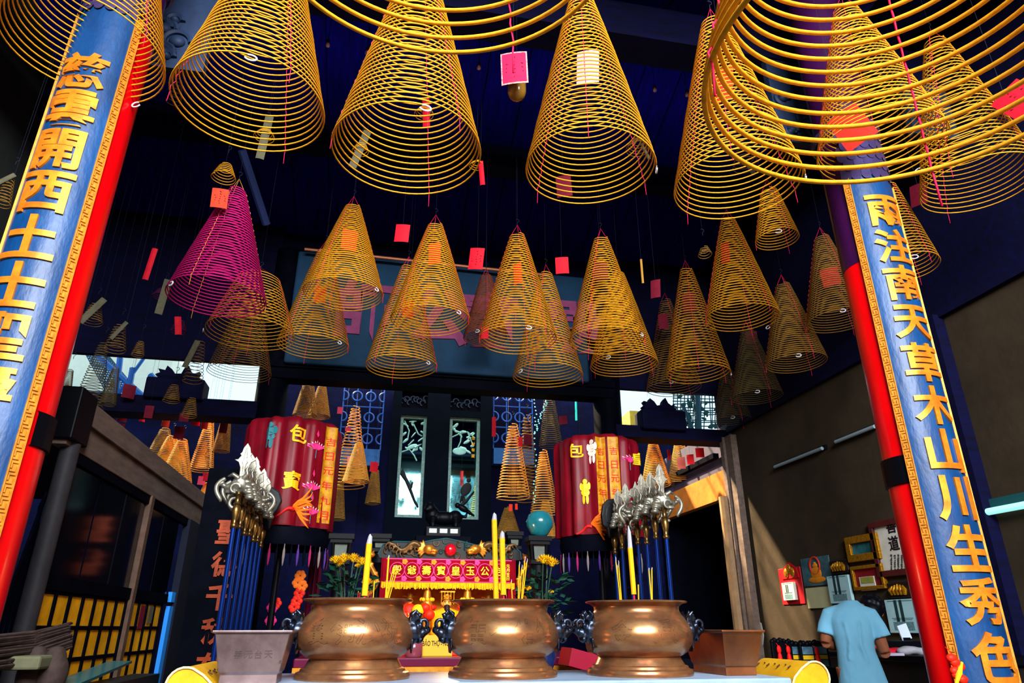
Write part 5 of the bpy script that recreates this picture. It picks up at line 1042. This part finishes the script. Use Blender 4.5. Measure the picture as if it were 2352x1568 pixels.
def framed(x0, x1, y0, y1, fr, mat, inner, lab, name='framed_picture'):
    a0, a1, b0, b1 = wframe(x0, x1, y0, y1); t = thing(name, lab, 'picture', (X1, (a0+a1)/2, b0)); w_ = fr
    mb = MB()
    mb.span((X1-.05, a1, b1-w_), (X1, a0, b1)); mb.span((X1-.05, a1, b0), (X1, a0, b0+w_)); mb.span((X1-.05, a0-w_, b0+w_), (X1, a0, b1-w_)); mb.span((X1-.05, a1, b0+w_), (X1, a1+w_, b1-w_)); put('frame', mb, mat, t, bevel=.004)
    mb = MB(); mb.span((X1-.02, a1+w_*.9, b0+w_*.9), (X1-.005, a0-w_*.9, b1-w_*.9)); p = put('sheet', mb, inner, t); return t, p, (a0, a1, b0, b1)
framed(1957, 2019, 1222, 1292, .075, GLDF, M('teal_picture', (40, 110, 120), .5, col2=(20, 50, 50), scale=7), 'small blue green picture in a wide ornate gold frame')
t, p, q = framed(1970, 2031, 1293, 1356, .035, GLDF, M('maroon_sheet', (120, 8, 22), .6, var=.2), 'gold framed maroon board with a small green and white card, under the ornate picture', 'framed_board')
put('card', slab(1984, 2012, 1322, 1357, .02, .03), PAPW, p); put('green_print', slab(1985, 2011, 1323, 1340, .03, .034), M('print_leaf', (60, 130, 60), .7, col2=(170, 140, 50), scale=9), p)
t, p, q = framed(2025, 2104, 1180, 1326, .06, M('dark_red_frame', (72, 22, 20), .5, var=.3), PAPW, 'tall calligraphy sheet in a dark red frame beside the red column', 'calligraphy_frame')
for ch, px, py, s in (('善', 2046, 1207, .15), ('道', 2053, 1247, .15)): put('brush_character', wtext(ch, px, py, s, .022), INK, p)
mb = MB(); r8 = random.Random(2)
for i in range(5):
    for j in range(8): c = atX(2047+i*8, 1275+j*5, X1-.022); mb.span((X1-.024, c[1]-.014, c[2]-.012), (X1-.022, c[1]+.012*r8.random(), c[2]+.01*r8.random()))
put('small_writing', mb, M('small_ink', (60, 60, 56), .7), p)
for px, py, s, lab in ((1745, 1452, .1, 'grey torn paper scrap stuck low on the wall near the door post'), (1736, 1408, .05, 'dark torn paper flake stuck on the wall above the grey scrap')):
    c = atX(px, py, X1-.006); mb = MB(); mb.prism([(-s, -s*1.4), (s*.4, -s*1.6), (s, -s*.4), (s*.7, s*1.2), (-.1*s, s*1.5), (-s*.6, s*.4)], c, (0, -1, 0), (0, 0, 1), .006); tag(put('paper_scrap', mb, PAPW if s > .06 else M('dark_scrap', (50, 30, 26), .8)), lab, 'paper')
# ------------------------------------------------------------------ desk with things on it
t = thing('desk', 'black desk with things piled on it right of the person', 'desk', (4.75, 5.75, 0)); zd = at(2080, 1502, 5.6)[2]
mb = MB(); mb.span((4.3, 4.7, zd-.05), (5.3, 6.6, zd)); put('desktop', mb, BLK, t, bevel=.006)
mb = MB(); mb.span((4.33, 4.75, .08), (5.28, 6.55, zd-.05)); put('cabinet', mb, M('desk_brown_black', (18, 12, 14), .5, var=.3), t)
for (px, py, Y, sz, m, lab, cat) in ((2027, 1476, 5.9, (.11, .1, .09), M('pink_cloth', (210, 70, 110), .7), 'pink cloth lump by the right arm of the person', 'cloth'), (2036, 1493, 5.6, (.2, .14, .05), M('red_cloth', (200, 12, 40), .7), 'red cloth spread on the desk by the right hand', 'cloth'),
      (2088, 1491, 5.5, (.17, .13, .06), M('grey_cloth', (150, 150, 160), .8), 'crumpled grey cloth at the front of the desk', 'cloth')):
    c = at(px, py, Y); mb = MB(); r9 = random.Random(px)
    for i in range(9): mb.ball((c[0]+r9.uniform(-1, 1)*sz[0]*.5, Y+r9.uniform(-1, 1)*sz[1]*.5, zd+sz[2]*.55*r9.uniform(.7, 1.1)), (sz[0]*.45, sz[1]*.45, sz[2]*.55))
    o = put('folded_cloth', mb, m, remesh=.012, passes=1); tag(o, lab, cat)
c = at(2058, 1484, 5.9); mb = MB(); mb.span((c[0]-.16, 5.8, zd+.001), (c[0]+.18, 6.1, zd+.1)); tag(put('black_box', mb, BLK, bevel=.01), 'flat black box in the middle of the desk', 'box')
c = at(2080, 1467, 5.95); t = thing('card_holder', 'small white card stand on the black box', 'card', (c[0], 5.95, zd+.101)); mb = MB(); mb.box((c[0], 5.95, zd+.17), (.1, .012, .13), Matrix.Rotation(-.25, 3, 'Y')); put('card', mb, M('white_plastic', (190, 205, 225), .4), t)
mb = MB(); mb.span((c[0]-.03, 5.92, zd+.101), (c[0]+.03, 5.98, zd+.125)); put('foot', mb, BLK, t)
c = at(2045, 1499, 5.35); mb = MB(); mb.span((c[0]-.1, 5.28, zd+.001), (c[0]+.07, 5.42, zd+.02)); tag(put('leaflet', mb, M('pale_leaflet', (180, 170, 200), .5)), 'pale glossy leaflet at the front edge of the desk', 'leaflet')
# hanging gift plaques left of the person
fr = np.array([.58, .82, 0]); rt_ = np.array([.82, -.58, 0])
BPIC = M('blue_picture', (110, 150, 165), .5, col2=(20, 50, 80), scale=9); TAS = M('tassel_red', (225, 16, 16), .6)
t0 = thing('display_stand', 'black stepped stand holding the tasselled picture plaques', 'stand', at(1840, 1560, 5.6))
a, b_ = at(1775, 1568, 5.75), at(1905, 1530, 5.75); mb = MB(); mb.span((a[0]-.02, 5.72, 0), (b_[0]+.05, 6.3, .84)); put('stand_body', mb, DARKW, t0)
for i, (px, pt, w_, lab) in enumerate(((1792, 1466, .11, 'black carved plaque at the left end of the stand, without picture'), (1813, 1468, .1, 'narrow black plaque with red tassel, second from left on the stand'), (1833, 1473, .17, 'black framed blue picture plaque in the middle of the stand'), (1859, 1473, .13, 'black framed plaque with red tassel left of the last one'), (1885, 1472, .2, 'black framed plaque with blue landscape next to the left arm of the person'))):
    Y = 5.85+.04*(i % 3); c = at(px, 1540, Y); zt0 = at(px, pt, Y)[2]; X = c[0]; z0 = .841; t = thing('picture_plaque', lab, 'plaque', (X, Y, z0), 'tasselled plaques on the stand')
    h = zt0-z0; mb = MB(); mb.span((X-w_/2, Y-.015, z0), (X+w_/2, Y+.015, z0+h*.86)); put('frame', mb, BLK, t, bevel=.006)
    mb = MB()
    for k in range(4): mb.ball((X+w_*(-.36+.24*k), Y, z0+h*(.9+.04*(k % 2))), (w_*.17, .02, h*.11), Matrix.Rotation(.6*(-1)**k, 3, 'Y'), 10, 7)
    mb.span((X-w_*.45, Y-.014, z0+h*.82), (X+w_*.45, Y+.014, z0+h*.9)); put('carved_top', mb, BLK, t, smooth=60)
    if i in (2, 3, 4):
        mb = MB(); mb.span((X-w_*.38, Y-.02, z0+h*.5), (X+w_*.38, Y-.014, z0+h*.8)); put('picture', mb, BPIC, t)
        mb = MB(); mb.span((X-w_*.38, Y-.02, z0+h*.3), (X+w_*.38, Y-.014, z0+h*.46)); put('yellow_label', mb, M('yellow_label', (226, 176, 20), .5), t)
        mb = MB(); mb.span((X-w_*.38, Y-.02, z0+h*.02), (X+w_*.38, Y-.014, z0+h*.27)); put('lower_picture', mb, BPIC, t)
    if i != 2 and i != 4 or i == 2:
        x = X+w_*.55 if i in (2, 3) else X-w_*.1; mb = MB(); mb.ball((x, Y-.045, z0+h*.62), (.02, .015, .035)); mb.lathe((x, Y-.045, z0+h*.2), [(0, 0), (.022, .0), (.016, h*.25), (.006, h*.33), (.004, h*.4)], 10); mb.tube([(x, Y-.045, z0+h*.6), (x, Y-.03, z0+h*.8), (x if i not in (2, 3) else X+w_*.4, Y-.01, z0+h*.84)], .003, 4); put('red_tassel', mb, TAS, t, smooth=60)
# ------------------------------------------------------------------ the person
pc_ = at(1957, 1444, 5.35); PX, PY = pc_[0], pc_[1]
t = thing('person', 'person seen from behind in light blue T-shirt and jeans, head bowed over the desk', 'person', (PX, PY, 0))
def Q(r_, f_, z): p = np.array([PX, PY, 0])+rt_*r_*.8+fr*f_; return Vector((p[0], p[1], z))
ROT = Matrix.Rotation(math.atan2(-.58, .82), 3, 'Z')            # local x -> person's right
SKIN = M('warm_skin', (150, 88, 60), .55, var=.15, scale=9); mb = MB()
mb.tube([Q(0, .0, .86), Q(0, -.01, 1.0), Q(0, .0, 1.15), Q(0, .04, 1.24), Q(.02, .06, 1.29)], [.11, .1, .11, .1, .05], 16)
mb.tube([Q(.03, .06, 1.29), Q(.1, .12, 1.295), Q(.17, .18, 1.28)], [.055, .05, .05], 12)
HC = Q(.215, .22, 1.275); HR = ROT @ Matrix.Rotation(-.75, 3, 'X') @ Matrix.Rotation(.2, 3, 'Y')
mb.ball(HC, (.074, .098, .108), HR, 20, 14)
L = lambda x, y, z: HC+HR @ Vector((x, y, z))
mb.ball(L(0, .05, -.06), (.05, .05, .055), HR); mb.ball(L(0, .1, -.01), (.013, .018, .018), HR)
for s in (-1, 1): mb.ball(L(s*.077, -.005, -.01), (.013, .022, .034), HR)
mb.ball(L(0, .092, -.05), (.022, .01, .006), HR)
def arm(s, sh, el, wr):
    mb.tube([Q(s*.1, .03, 1.27), sh, (Vector(sh)+Vector(el))/2, el], [.06, .058, .05, .042], 12); mb.tube([el, (Vector(el)*.6+Vector(wr)*.4), wr], [.043, .044, .028], 12)
    d = (Vector(wr)-Vector(el)).normalized(); sd = d.cross(Vector((0, 0, 1))).normalized()*s; up = sd.cross(d).normalized()*s
    c = Vector(wr)+d*.045; mb.tube([wr, c, c+d*.04], [.026, .032, .026], 10)
    for k, ln in enumerate((.065, .075, .07, .055)):
        b0 = c+d*.045+sd*(.024-.016*k); mb.tube([b0, b0+d*ln*.5-Vector((0, 0, .008)), b0+d*ln*.85-Vector((0, 0, .03))], [.0095, .009, .007], 8)
    b0 = c+sd*.026; mb.tube([b0, b0+sd*.025+d*.025, b0+sd*.03+d*.055-Vector((0, 0, .012))], [.012, .011, .008], 8)
arm(-1, Q(-.2, .02, 1.24), Q(-.265, -.0, 1.04), Q(-.14, .22, 1.0)); arm(1, Q(.2, .02, 1.22), Q(.255, .02, .97), Q(.2, .26, .965))
for s in (-1, 1): mb.tube([Q(s*.09, 0, .86), Q(s*.1, .01, .5), Q(s*.1, -.0, .1), Q(s*.1, .02, .05)], [.1, .06, .04, .035], 12)
put('body', mb, SKIN, t, remesh=.0075, passes=2)
mb = MB(); mb.ball(L(0, -.02, .018), (.094, .104, .12), HR, 20, 14); mb.ball(L(0, -.05, -.04), (.08, .07, .08), HR, 20, 14)
for k in range(40): a, b_ = random.uniform(-PI, 0), random.uniform(-.5, .9); v = Vector((math.cos(a)*math.cos(b_)*.088, math.sin(a)*math.cos(b_)*.096-.02, math.sin(b_)*.11+.02)); mb.ball(HC+HR @ v, .02, None, 8, 6)
put('hair', mb, M('black_hair', (6, 7, 16), .45), t, remesh=.008, passes=1)
TSH = M('light_blue_shirt', (122, 190, 224), .85, var=.1, scale=6, bump=.6, bscale=9, stretch=(1, 1, .5)); mb = MB()
def oval(z, rx, ry, r0, f0, n=28): return [Q(r0+rx*math.cos(q), f0+ry*math.sin(q), z+.008*math.sin(q*5)*(1 if z < .85 else 0)) for q in np.linspace(0, 2*PI, n, endpoint=False)]
Ls = [(.715, .225, .155, .02, .0), (.76, .22, .155, .015, .0), (.86, .2, .145, .01, -.005), (.98, .175, .132, .0, -.015), (1.1, .185, .138, .0, -.015), (1.2, .2, .135, .0, -.0), (1.27, .195, .115, .005, .015), (1.31, .15, .095, .012, .03), (1.345, .085, .07, .025, .05), (1.36, .066, .06, .035, .06)]
V = [p for l in Ls for p in oval(*l)]; n = 28; F = [tuple(range(n))[::-1], tuple(range(len(V)-n, len(V)))]
for i in range(len(Ls)-1):
    for j in range(n): F.append((i*n+j, i*n+(j+1) % n, (i+1)*n+(j+1) % n, (i+1)*n+j))
mb.add(V, F)
mb.tube([Q(-.1, .02, 1.25), Q(-.18, .02, 1.24), Q(-.225, .012, 1.16), Q(-.245, .005, 1.1)], [.078, .075, .072, .074], 16); mb.tube([Q(.1, .02, 1.25), Q(.18, .02, 1.235), Q(.225, .018, 1.15), Q(.245, .018, 1.08)], [.078, .076, .074, .078], 16)
for i in range(0): a = random.uniform(-.15, .15); mb.tube([Q(a, -.122, .84+i*.018), Q(a*.5+.05, -.137, .86+i*.012), Q(a*.3+.14, -.09, .83+i*.02)], .012, 6)
mb.tube([Q(-.06, -.13, 1.2), Q(-.04, -.148, 1.05), Q(-.07, -.135, .92)], .014, 6); mb.tube([Q(.07, -.13, 1.2), Q(.05, -.148, 1.02), Q(.09, -.13, .9)], .014, 6)
put('t_shirt', mb, TSH, t, remesh=.011, passes=3)
mb = MB(); mb.tube([Q(0, 0, .9), Q(0, 0, .8)], [.11, .115], 16)
for s in (-1, 1): mb.tube([Q(s*.085, 0, .84), Q(s*.1, .015, .48), Q(s*.105, .0, .08)], [.088, .075, .07], 14)
put('jeans', mb, M('dark_jeans', (16, 30, 66), .8, var=.3, scale=20), t, remesh=.014)
for s in (-1, 1):
    mb = MB(); mb.ball(Q(s*.105, .07, .045), (.045, .13, .045), ROT); mb.ball(Q(s*.105, .0, .06), (.045, .06, .055), ROT); put('shoe', mb, M('dark_shoe', (20, 20, 24), .6), t, remesh=.012)
# red hanging ornament at the lower right
t = thing('red_charm', 'red and yellow charm hanging low on the right column', 'ornament', at(2200, 1545, 3.35)); c = Vector(at(2200, 1545, 3.4))
mb = MB()
for i in range(6): mb.ball(c+Vector((.02*math.cos(i*2), 0, -.03+.02*i)), (.03, .02, .022), None, 10, 7)
mb.tube([c+Vector((0, 0, .07)), c+Vector((.01, .03, .1)), c+Vector((.03, .08, .12))], .003, 4)
put('charm', mb, ORED, t, smooth=60); mb = MB(); mb.tube([c+Vector((-.04, -.01, -.06)), c+Vector((-.01, -.02, .0)), c+Vector((.03, -.01, .05))], [.006, .014, .006], 8); put('yellow_band', mb, EMB_Y, t)
# ------------------------------------------------------------------ paper wish tags
def wish(x0, y0, x1, y1, Y, mat, lab, yaw=None, roll=0, group='paper wish tags', border=None, ink=False, string=True, top=None, name='wish_tag'):
    c = Vector(at((x0+x1)/2, (y0+y1)/2, Y)); k = ppm(c); el = math.atan2(c.z-EYE, math.hypot(c.x, c.y))
    w_, h = (x1-x0)/k, (y1-y0)/k/max(math.cos(el-PIT*0)*1.0, .6); r = random.Random(int(x0*3+y0))
    yw = r.uniform(-.35, .35) if yaw is None else yaw; base = math.atan2(c.x, c.y); w_ /= max(math.cos(yw), .35)
    ux = Vector((math.cos(base+yw), -math.sin(base+yw), 0)); uz = Vector((0, 0, 1)); ux2 = ux*math.cos(roll)+uz*math.sin(roll); uz2 = uz*math.cos(roll)-ux*math.sin(roll); nn = ux2.cross(uz2)
    simple = not (border or ink)
    fn = lambda x, y, d: c+ux2*x+uz2*y+nn*(d+.012*math.cos(x/max(w_, .01)*2.4)+.006*math.sin(y/max(h, .01)*3))
    def sheet(hw, hh, d, nx=5, ny=5):
        V = []; F = []
        for s in (d, d-.0016):
            for j in range(ny+1):
                for i in range(nx+1): V.append(fn(-hw+2*hw*i/nx, -hh+2*hh*j/ny, s))
        q = (nx+1)*(ny+1)
        for j in range(ny):
            for i in range(nx): a = j*(nx+1)+i; F += [(a, a+1, a+nx+2, a+nx+1), (q+a+nx+1, q+a+nx+2, q+a+1, q+a)]
        rim = [i for i in range(nx+1)]+[(j+1)*(nx+1)-1 for j in range(1, ny+1)]+[ny*(nx+1)+i for i in range(nx-1, -1, -1)]+[j*(nx+1) for j in range(ny-1, 0, -1)]
        for a, b_ in zip(rim, rim[1:]+rim[:1]): F.append((a, q+a, q+b_, b_))
        return MB().add(V, F)
    t = thing(name, lab, 'paper tag', c-Vector((0, 0, h/2)), group)
    if border:
        put('floral_border', sheet(w_/2, h/2, 0), border, t); p = put('paper', sheet(w_*.45, h*.455, .002), mat, t)
    else: p = put('paper', sheet(w_/2, h/2, 0), mat, t)
    if ink:
        mb = MB()
        for i in range(3):
            for j in range(6 if i == 1 else 3):
                a = fn(w_*(-.3+.3*i)+r.uniform(-.005, .005), h*(.3-.12*j-(.0 if i == 1 else .2)), .004); mb.tube([a, a+ux2*.01*r.uniform(-1, 1)+uz2*.01, a+ux2*.014*r.uniform(0, 1)], .0016, 4)
        put('ink_marks', mb, INK, p)
    if string:
        z1 = (top if top else roof_z(c.y)-.02 if .4 < c.y < 9.7 else 5.6); tp = fn(0, h/2, 0); put('string', MB().tube([tp-Vector((0, 0, .01)), tp+Vector((0, 0, max(.02, z1-tp.z)))], .0014, 4), STEEL, t)
    return t
wish(1151, 126, 1212, 190, 3.5, M('hot_pink_paper', (205, 8, 62), .7, var=.12), 'large hot pink tag with floral border above the amber lamp', .12, .03, border=FLORAL, ink=True)
GIN = 'wish tags hung inside spirals'
for a in ((1325, 122, 1376, 188, 3.5, M('pale_pink_paper', (250, 150, 150), .7), 'pale pink tag inside the fourth front spiral', .1, -.06), (1645, 162, 1684, 228, 3.46, ORT, 'orange red tag inside the fifth front spiral, under the close-up rim', .5, -.2), (1922, 250, 1992, 336, 3.36, M('vermilion_paper', (245, 40, 26), .7, var=.15), 'tilted vermilion tag in front of the top of the right column', .2, .3),
          (785, 530, 820, 574, 6.75, ORT, 'red tag inside the leftmost middle-row spiral', None, 0), (985, 560, 1012, 606, 6.63, ORT, 'red tag inside the second middle-row spiral', .5, 0), (1180, 606, 1198, 652, 6.62, ORT, 'narrow red tag inside the third middle-row spiral', .7, 0), (1365, 604, 1396, 642, 6.69, DREDT, 'dark red tag inside the fourth middle-row spiral', 0, 0), (1657, 558, 1676, 602, 6.62, REDT, 'tilted red tag inside the tallest right spiral of the middle row', .6, -.1),
          (1888, 616, 1927, 656, 6.2, REDT, 'square red tag inside the spiral left of the right column', 0, .05), (722, 658, 748, 694, 7.85, ORT, 'red tag inside the spiral behind the leftmost middle-row spiral', None, 0), (925, 690, 950, 730, 7.62, ORT, 'red tag inside the spiral below the second middle-row spiral', None, 0), (1568, 674, 1598, 715, 7.9, DREDT, 'dark red tag inside the spiral over the right opening', 0, 0), (1105, 752, 1122, 778, 6.62, REDT, 'small red scrap caught at the rim of the third middle-row spiral', 0, 0),
          (1713, 762, 1739, 788, 8.04, DREDT, 'dark red tag on top of the dark spiral near the right wall', 0, 0), (1513, 722, 1534, 755, 8.8, DREDT, 'dark red tag inside the dim spiral left of the right opening', 0, 0), (1556, 1050, 1574, 1076, 11.0, M('light_pink_paper', (245, 150, 150), .7), 'light pink tag inside the farthest right sunlit spiral', 0, 0),
          (798, 1048, 826, 1070, 11.0, M('light_pink_paper', (245, 150, 150), .7), 'light pink tag inside the lit spiral with the yellow knot', 0, 0)):
    wish(*a[:7], a[7], a[8], GIN)
for a in ((487, 435, 522, 477, 5.6, ORT, 'bright red tag under the small burnt spiral above the magenta spiral', .15, .04), (908, 517, 940, 555, 6.3, REDT, 'red tag between the first two middle-row spirals', .2, -.06), (1078, 571, 1111, 618, 6.3, REDT, 'red tag between the second and third middle-row spirals', .2, -.1), (1276, 592, 1306, 628, 6.3, REDT, 'red tag between the third and fourth middle-row spirals', 0, .02),
          (1495, 644, 1517, 683, 6.6, DREDT, 'dark red tag right of the fourth middle-row spiral', .4, -.1), (1278, 406, 1313, 451, 4.6, DREDT, 'dark red tag inside the lower rim of the pale pink tag spiral', .1, .05), (2302, 196, 2372, 262, 3.2, REDT, 'bright red tag cut by the right edge below the small burnt spiral', .2, .5), (2093, 425, 2128, 470, 4.4, DREDT, 'dark red tag at the lower left rim of the spiral right of the right column', .5, -.2)):
    wish(*a[:7], a[7], a[8], ink=a[0] in (487, 1078, 2302))
wish(1472, 596, 1477, 650, 6.4, M('gold_edge_paper', (180, 130, 50), .6), 'gold tag seen edge-on right of the fourth middle-row spiral', 0, 0)
GS = 'long paper strips of burnt spirals'
for a in ((339, 570, 351, 643, 6.0, REDT, 'long red strip hanging alone between the left column and the magenta spiral', .2, -.08), (599, 267, 617, 364, 5.57, GREYT, 'grey strip seen through the second front spiral', .1, -.05), (818, 300, 836, 385, 5.57, GREYT, 'grey strip seen inside the lower left of the third front spiral', .1, -.25), (971, 228, 987, 293, 5.57, REDT, 'red strip seen inside the mouth of the third front spiral', .2, .06), (1101, 372, 1112, 424, 5.57, REDT, 'red strip right of the third front spiral', .2, .08),
          (205, 678, 219, 748, 7.75, GREYT, 'tilted grey strip in the left aisle, highest one', .1, -.5), (269, 735, 278, 782, 7.75, GREYT, 'grey strip over the left opening, bent to the right', .5, -.6), (367, 641, 383, 722, 7.75, GREYT, 'grey strip on the small purple spiral', 0, -.06), (402, 728, 416, 768, 7.75, REDT, 'red paper wrapped on a small burnt spiral left of the magenta one', 0, .2), (433, 780, 445, 846, 7.75, GREYT, 'grey strip in front of the left scroll block', .1, -.25),
          (7, 392, 17, 432, 5.55, GREYT, 'grey strip at the left edge beside the blue board', .2, -.7), (1719, 372, 1729, 402, 5.57, GREYT, 'grey strip under the rim of the largest close-up spiral', .2, .3), (1480, 328, 1486, 370, 5.57, GREYT, 'thin grey strip in the right rim of the pale pink tag spiral', .5, .3)):
    wish(*a[:7], a[7], a[8], GS, name='paper_strip')
GW = 'tags hung in the rear light well'
BR = M('bright_red_paper', (245, 30, 40), .7, emit=None)
for a in ((283, 884, 309, 914, DREDT, 'dark red tag on the left rear beam, left end'), (333, 932, 351, 960, DREDT, 'dark red tag hanging across the lower edge of the left rear beam'), (271, 948, 291, 968, DREDT, 'dark red tag at the upper left corner of the left light well'), (258, 972, 283, 1000, DREDT, 'dark maroon tag under another at the left of the left light well'), (322, 944, 334, 968, BR, 'bright red strip at the top of the left light well'),
          (374, 949, 390, 980, ORT, 'orange strip over the lit spirals in the left light well'), (413, 949, 433, 968, DREDT, 'maroon tag below the left scroll block'), (441, 951, 460, 977, REDT, 'crimson tag at the top of the left light well, right half'), (464, 955, 478, 985, BR, 'bright red strip above the right lit spiral of the left light well'), (401, 980, 422, 1008, DREDT, 'plum tag on top of the lowest hanging lit spiral'), (505, 968, 522, 994, DREDT, 'maroon tag inside the dim spiral beside the left rear column'),
          (455, 1094, 471, 1113, PNKT, 'pink tag at the right bottom of the left light well'), (466, 1086, 481, 1104, REDT, 'red tag just above the pink one at the right bottom'), (850, 1061, 868, 1083, REDT, 'bright crimson tag left of the mirror screen'), (1130, 958, 1139, 1002, REDT, 'red strip right of the mirror screen'), (1203, 998, 1221, 1022, DREDT, 'black red tag on the dim spiral right of the screen'), (1191, 1004, 1200, 1025, BR, 'small red strip on the golden spiral right of the screen'),
          (1284, 955, 1303, 974, DREDT, 'maroon tag on the dark spiral above the right canopy'), (1169, 1158, 1177, 1173, ORT, 'tiny orange tag left of two below the golden spiral'), (1183, 1157, 1189, 1170, ORT, 'tiny orange tag right of two below the golden spiral'), (1598, 1029, 1617, 1050, BR, 'bright red tag nearest the door lintel in the right light well'), (1578, 1044, 1594, 1066, BR, 'bright red tag beside the farthest right spiral'), (1533, 1033, 1540, 1055, REDT, 'narrow red strip between the two right sunlit spirals'),
          (775, 935, 787, 950, PNKT, 'small pink tag at the top of the long lit spiral'), (793, 982, 806, 990, PNKT, 'pink tag between the two lit spirals beside the left canopy'), (1328, 1019, 1336, 1035, BR, 'red strip behind the right canopy')):
    Yq = 9.5 if a[1] < 935 and a[0] < 360 or a[0] in (413,) else 10.45
    wish(*a[:4], Yq, a[4], a[5], None, 0, GW, top=5.55 if Yq > 10 else None)
# small bulbs and amber lamp under the roof
for px, py, lab in ((753, 103, 'tiny clear bulb left of the third front spiral'), (843, 121, 'tiny clear bulb beside the upper left of the third front spiral'), (1100, 155, 'tiny clear bulb left of the hot pink tag'), (1504, 206, 'tiny clear bulb right of the pale pink tag spiral'), (1578, 217, 'tiny clear bulb left of the fifth front spiral')):
    c = Vector(at(px, py, 5.2)); t = thing('small_bulb', lab, 'bulb', c, 'tiny bulbs under the roof')
    mb = MB(); mb.lathe(c, [(0, -.03), (.018, -.02), (.02, 0), (.012, .02)], 12); put('glass', mb, M('clear_bulb', (220, 200, 220), .15, coat=.5), t, smooth=60); mb = MB(); mb.lathe(c, [(.012, .02), (.016, .025), (.016, .06), (0, .065)], 12); put('socket', mb, PURP, t)
    put('cord', MB().tube([c+Vector((0, 0, .06)), (c.x, c.y, roof_z(c.y))], .003, 4), DARKW, t)
c = Vector(at(1187, 205, 3.7)); t = thing('amber_lamp', 'amber glass lamp under the hot pink tag', 'lamp', c); mb = MB(); mb.lathe(c, [(0, -.095), (.03, -.088), (.055, -.065), (.066, -.03), (.066, .06), (.05, .075)], 28); put('glass', mb, M('amber_glass', (150, 112, 40), .2, coat=.6, trans=.25), t, smooth=60)
mb = MB(); mb.lathe(c, [(.05, .075), (.06, .08), (.06, .12), (.02, .16), (0, .16)], 20); put('cap', mb, BLK, t); put('cord', MB().tube([c+Vector((0, 0, .15)), (c.x, c.y, roof_z(c.y))], .004, 5), DARKW, t)
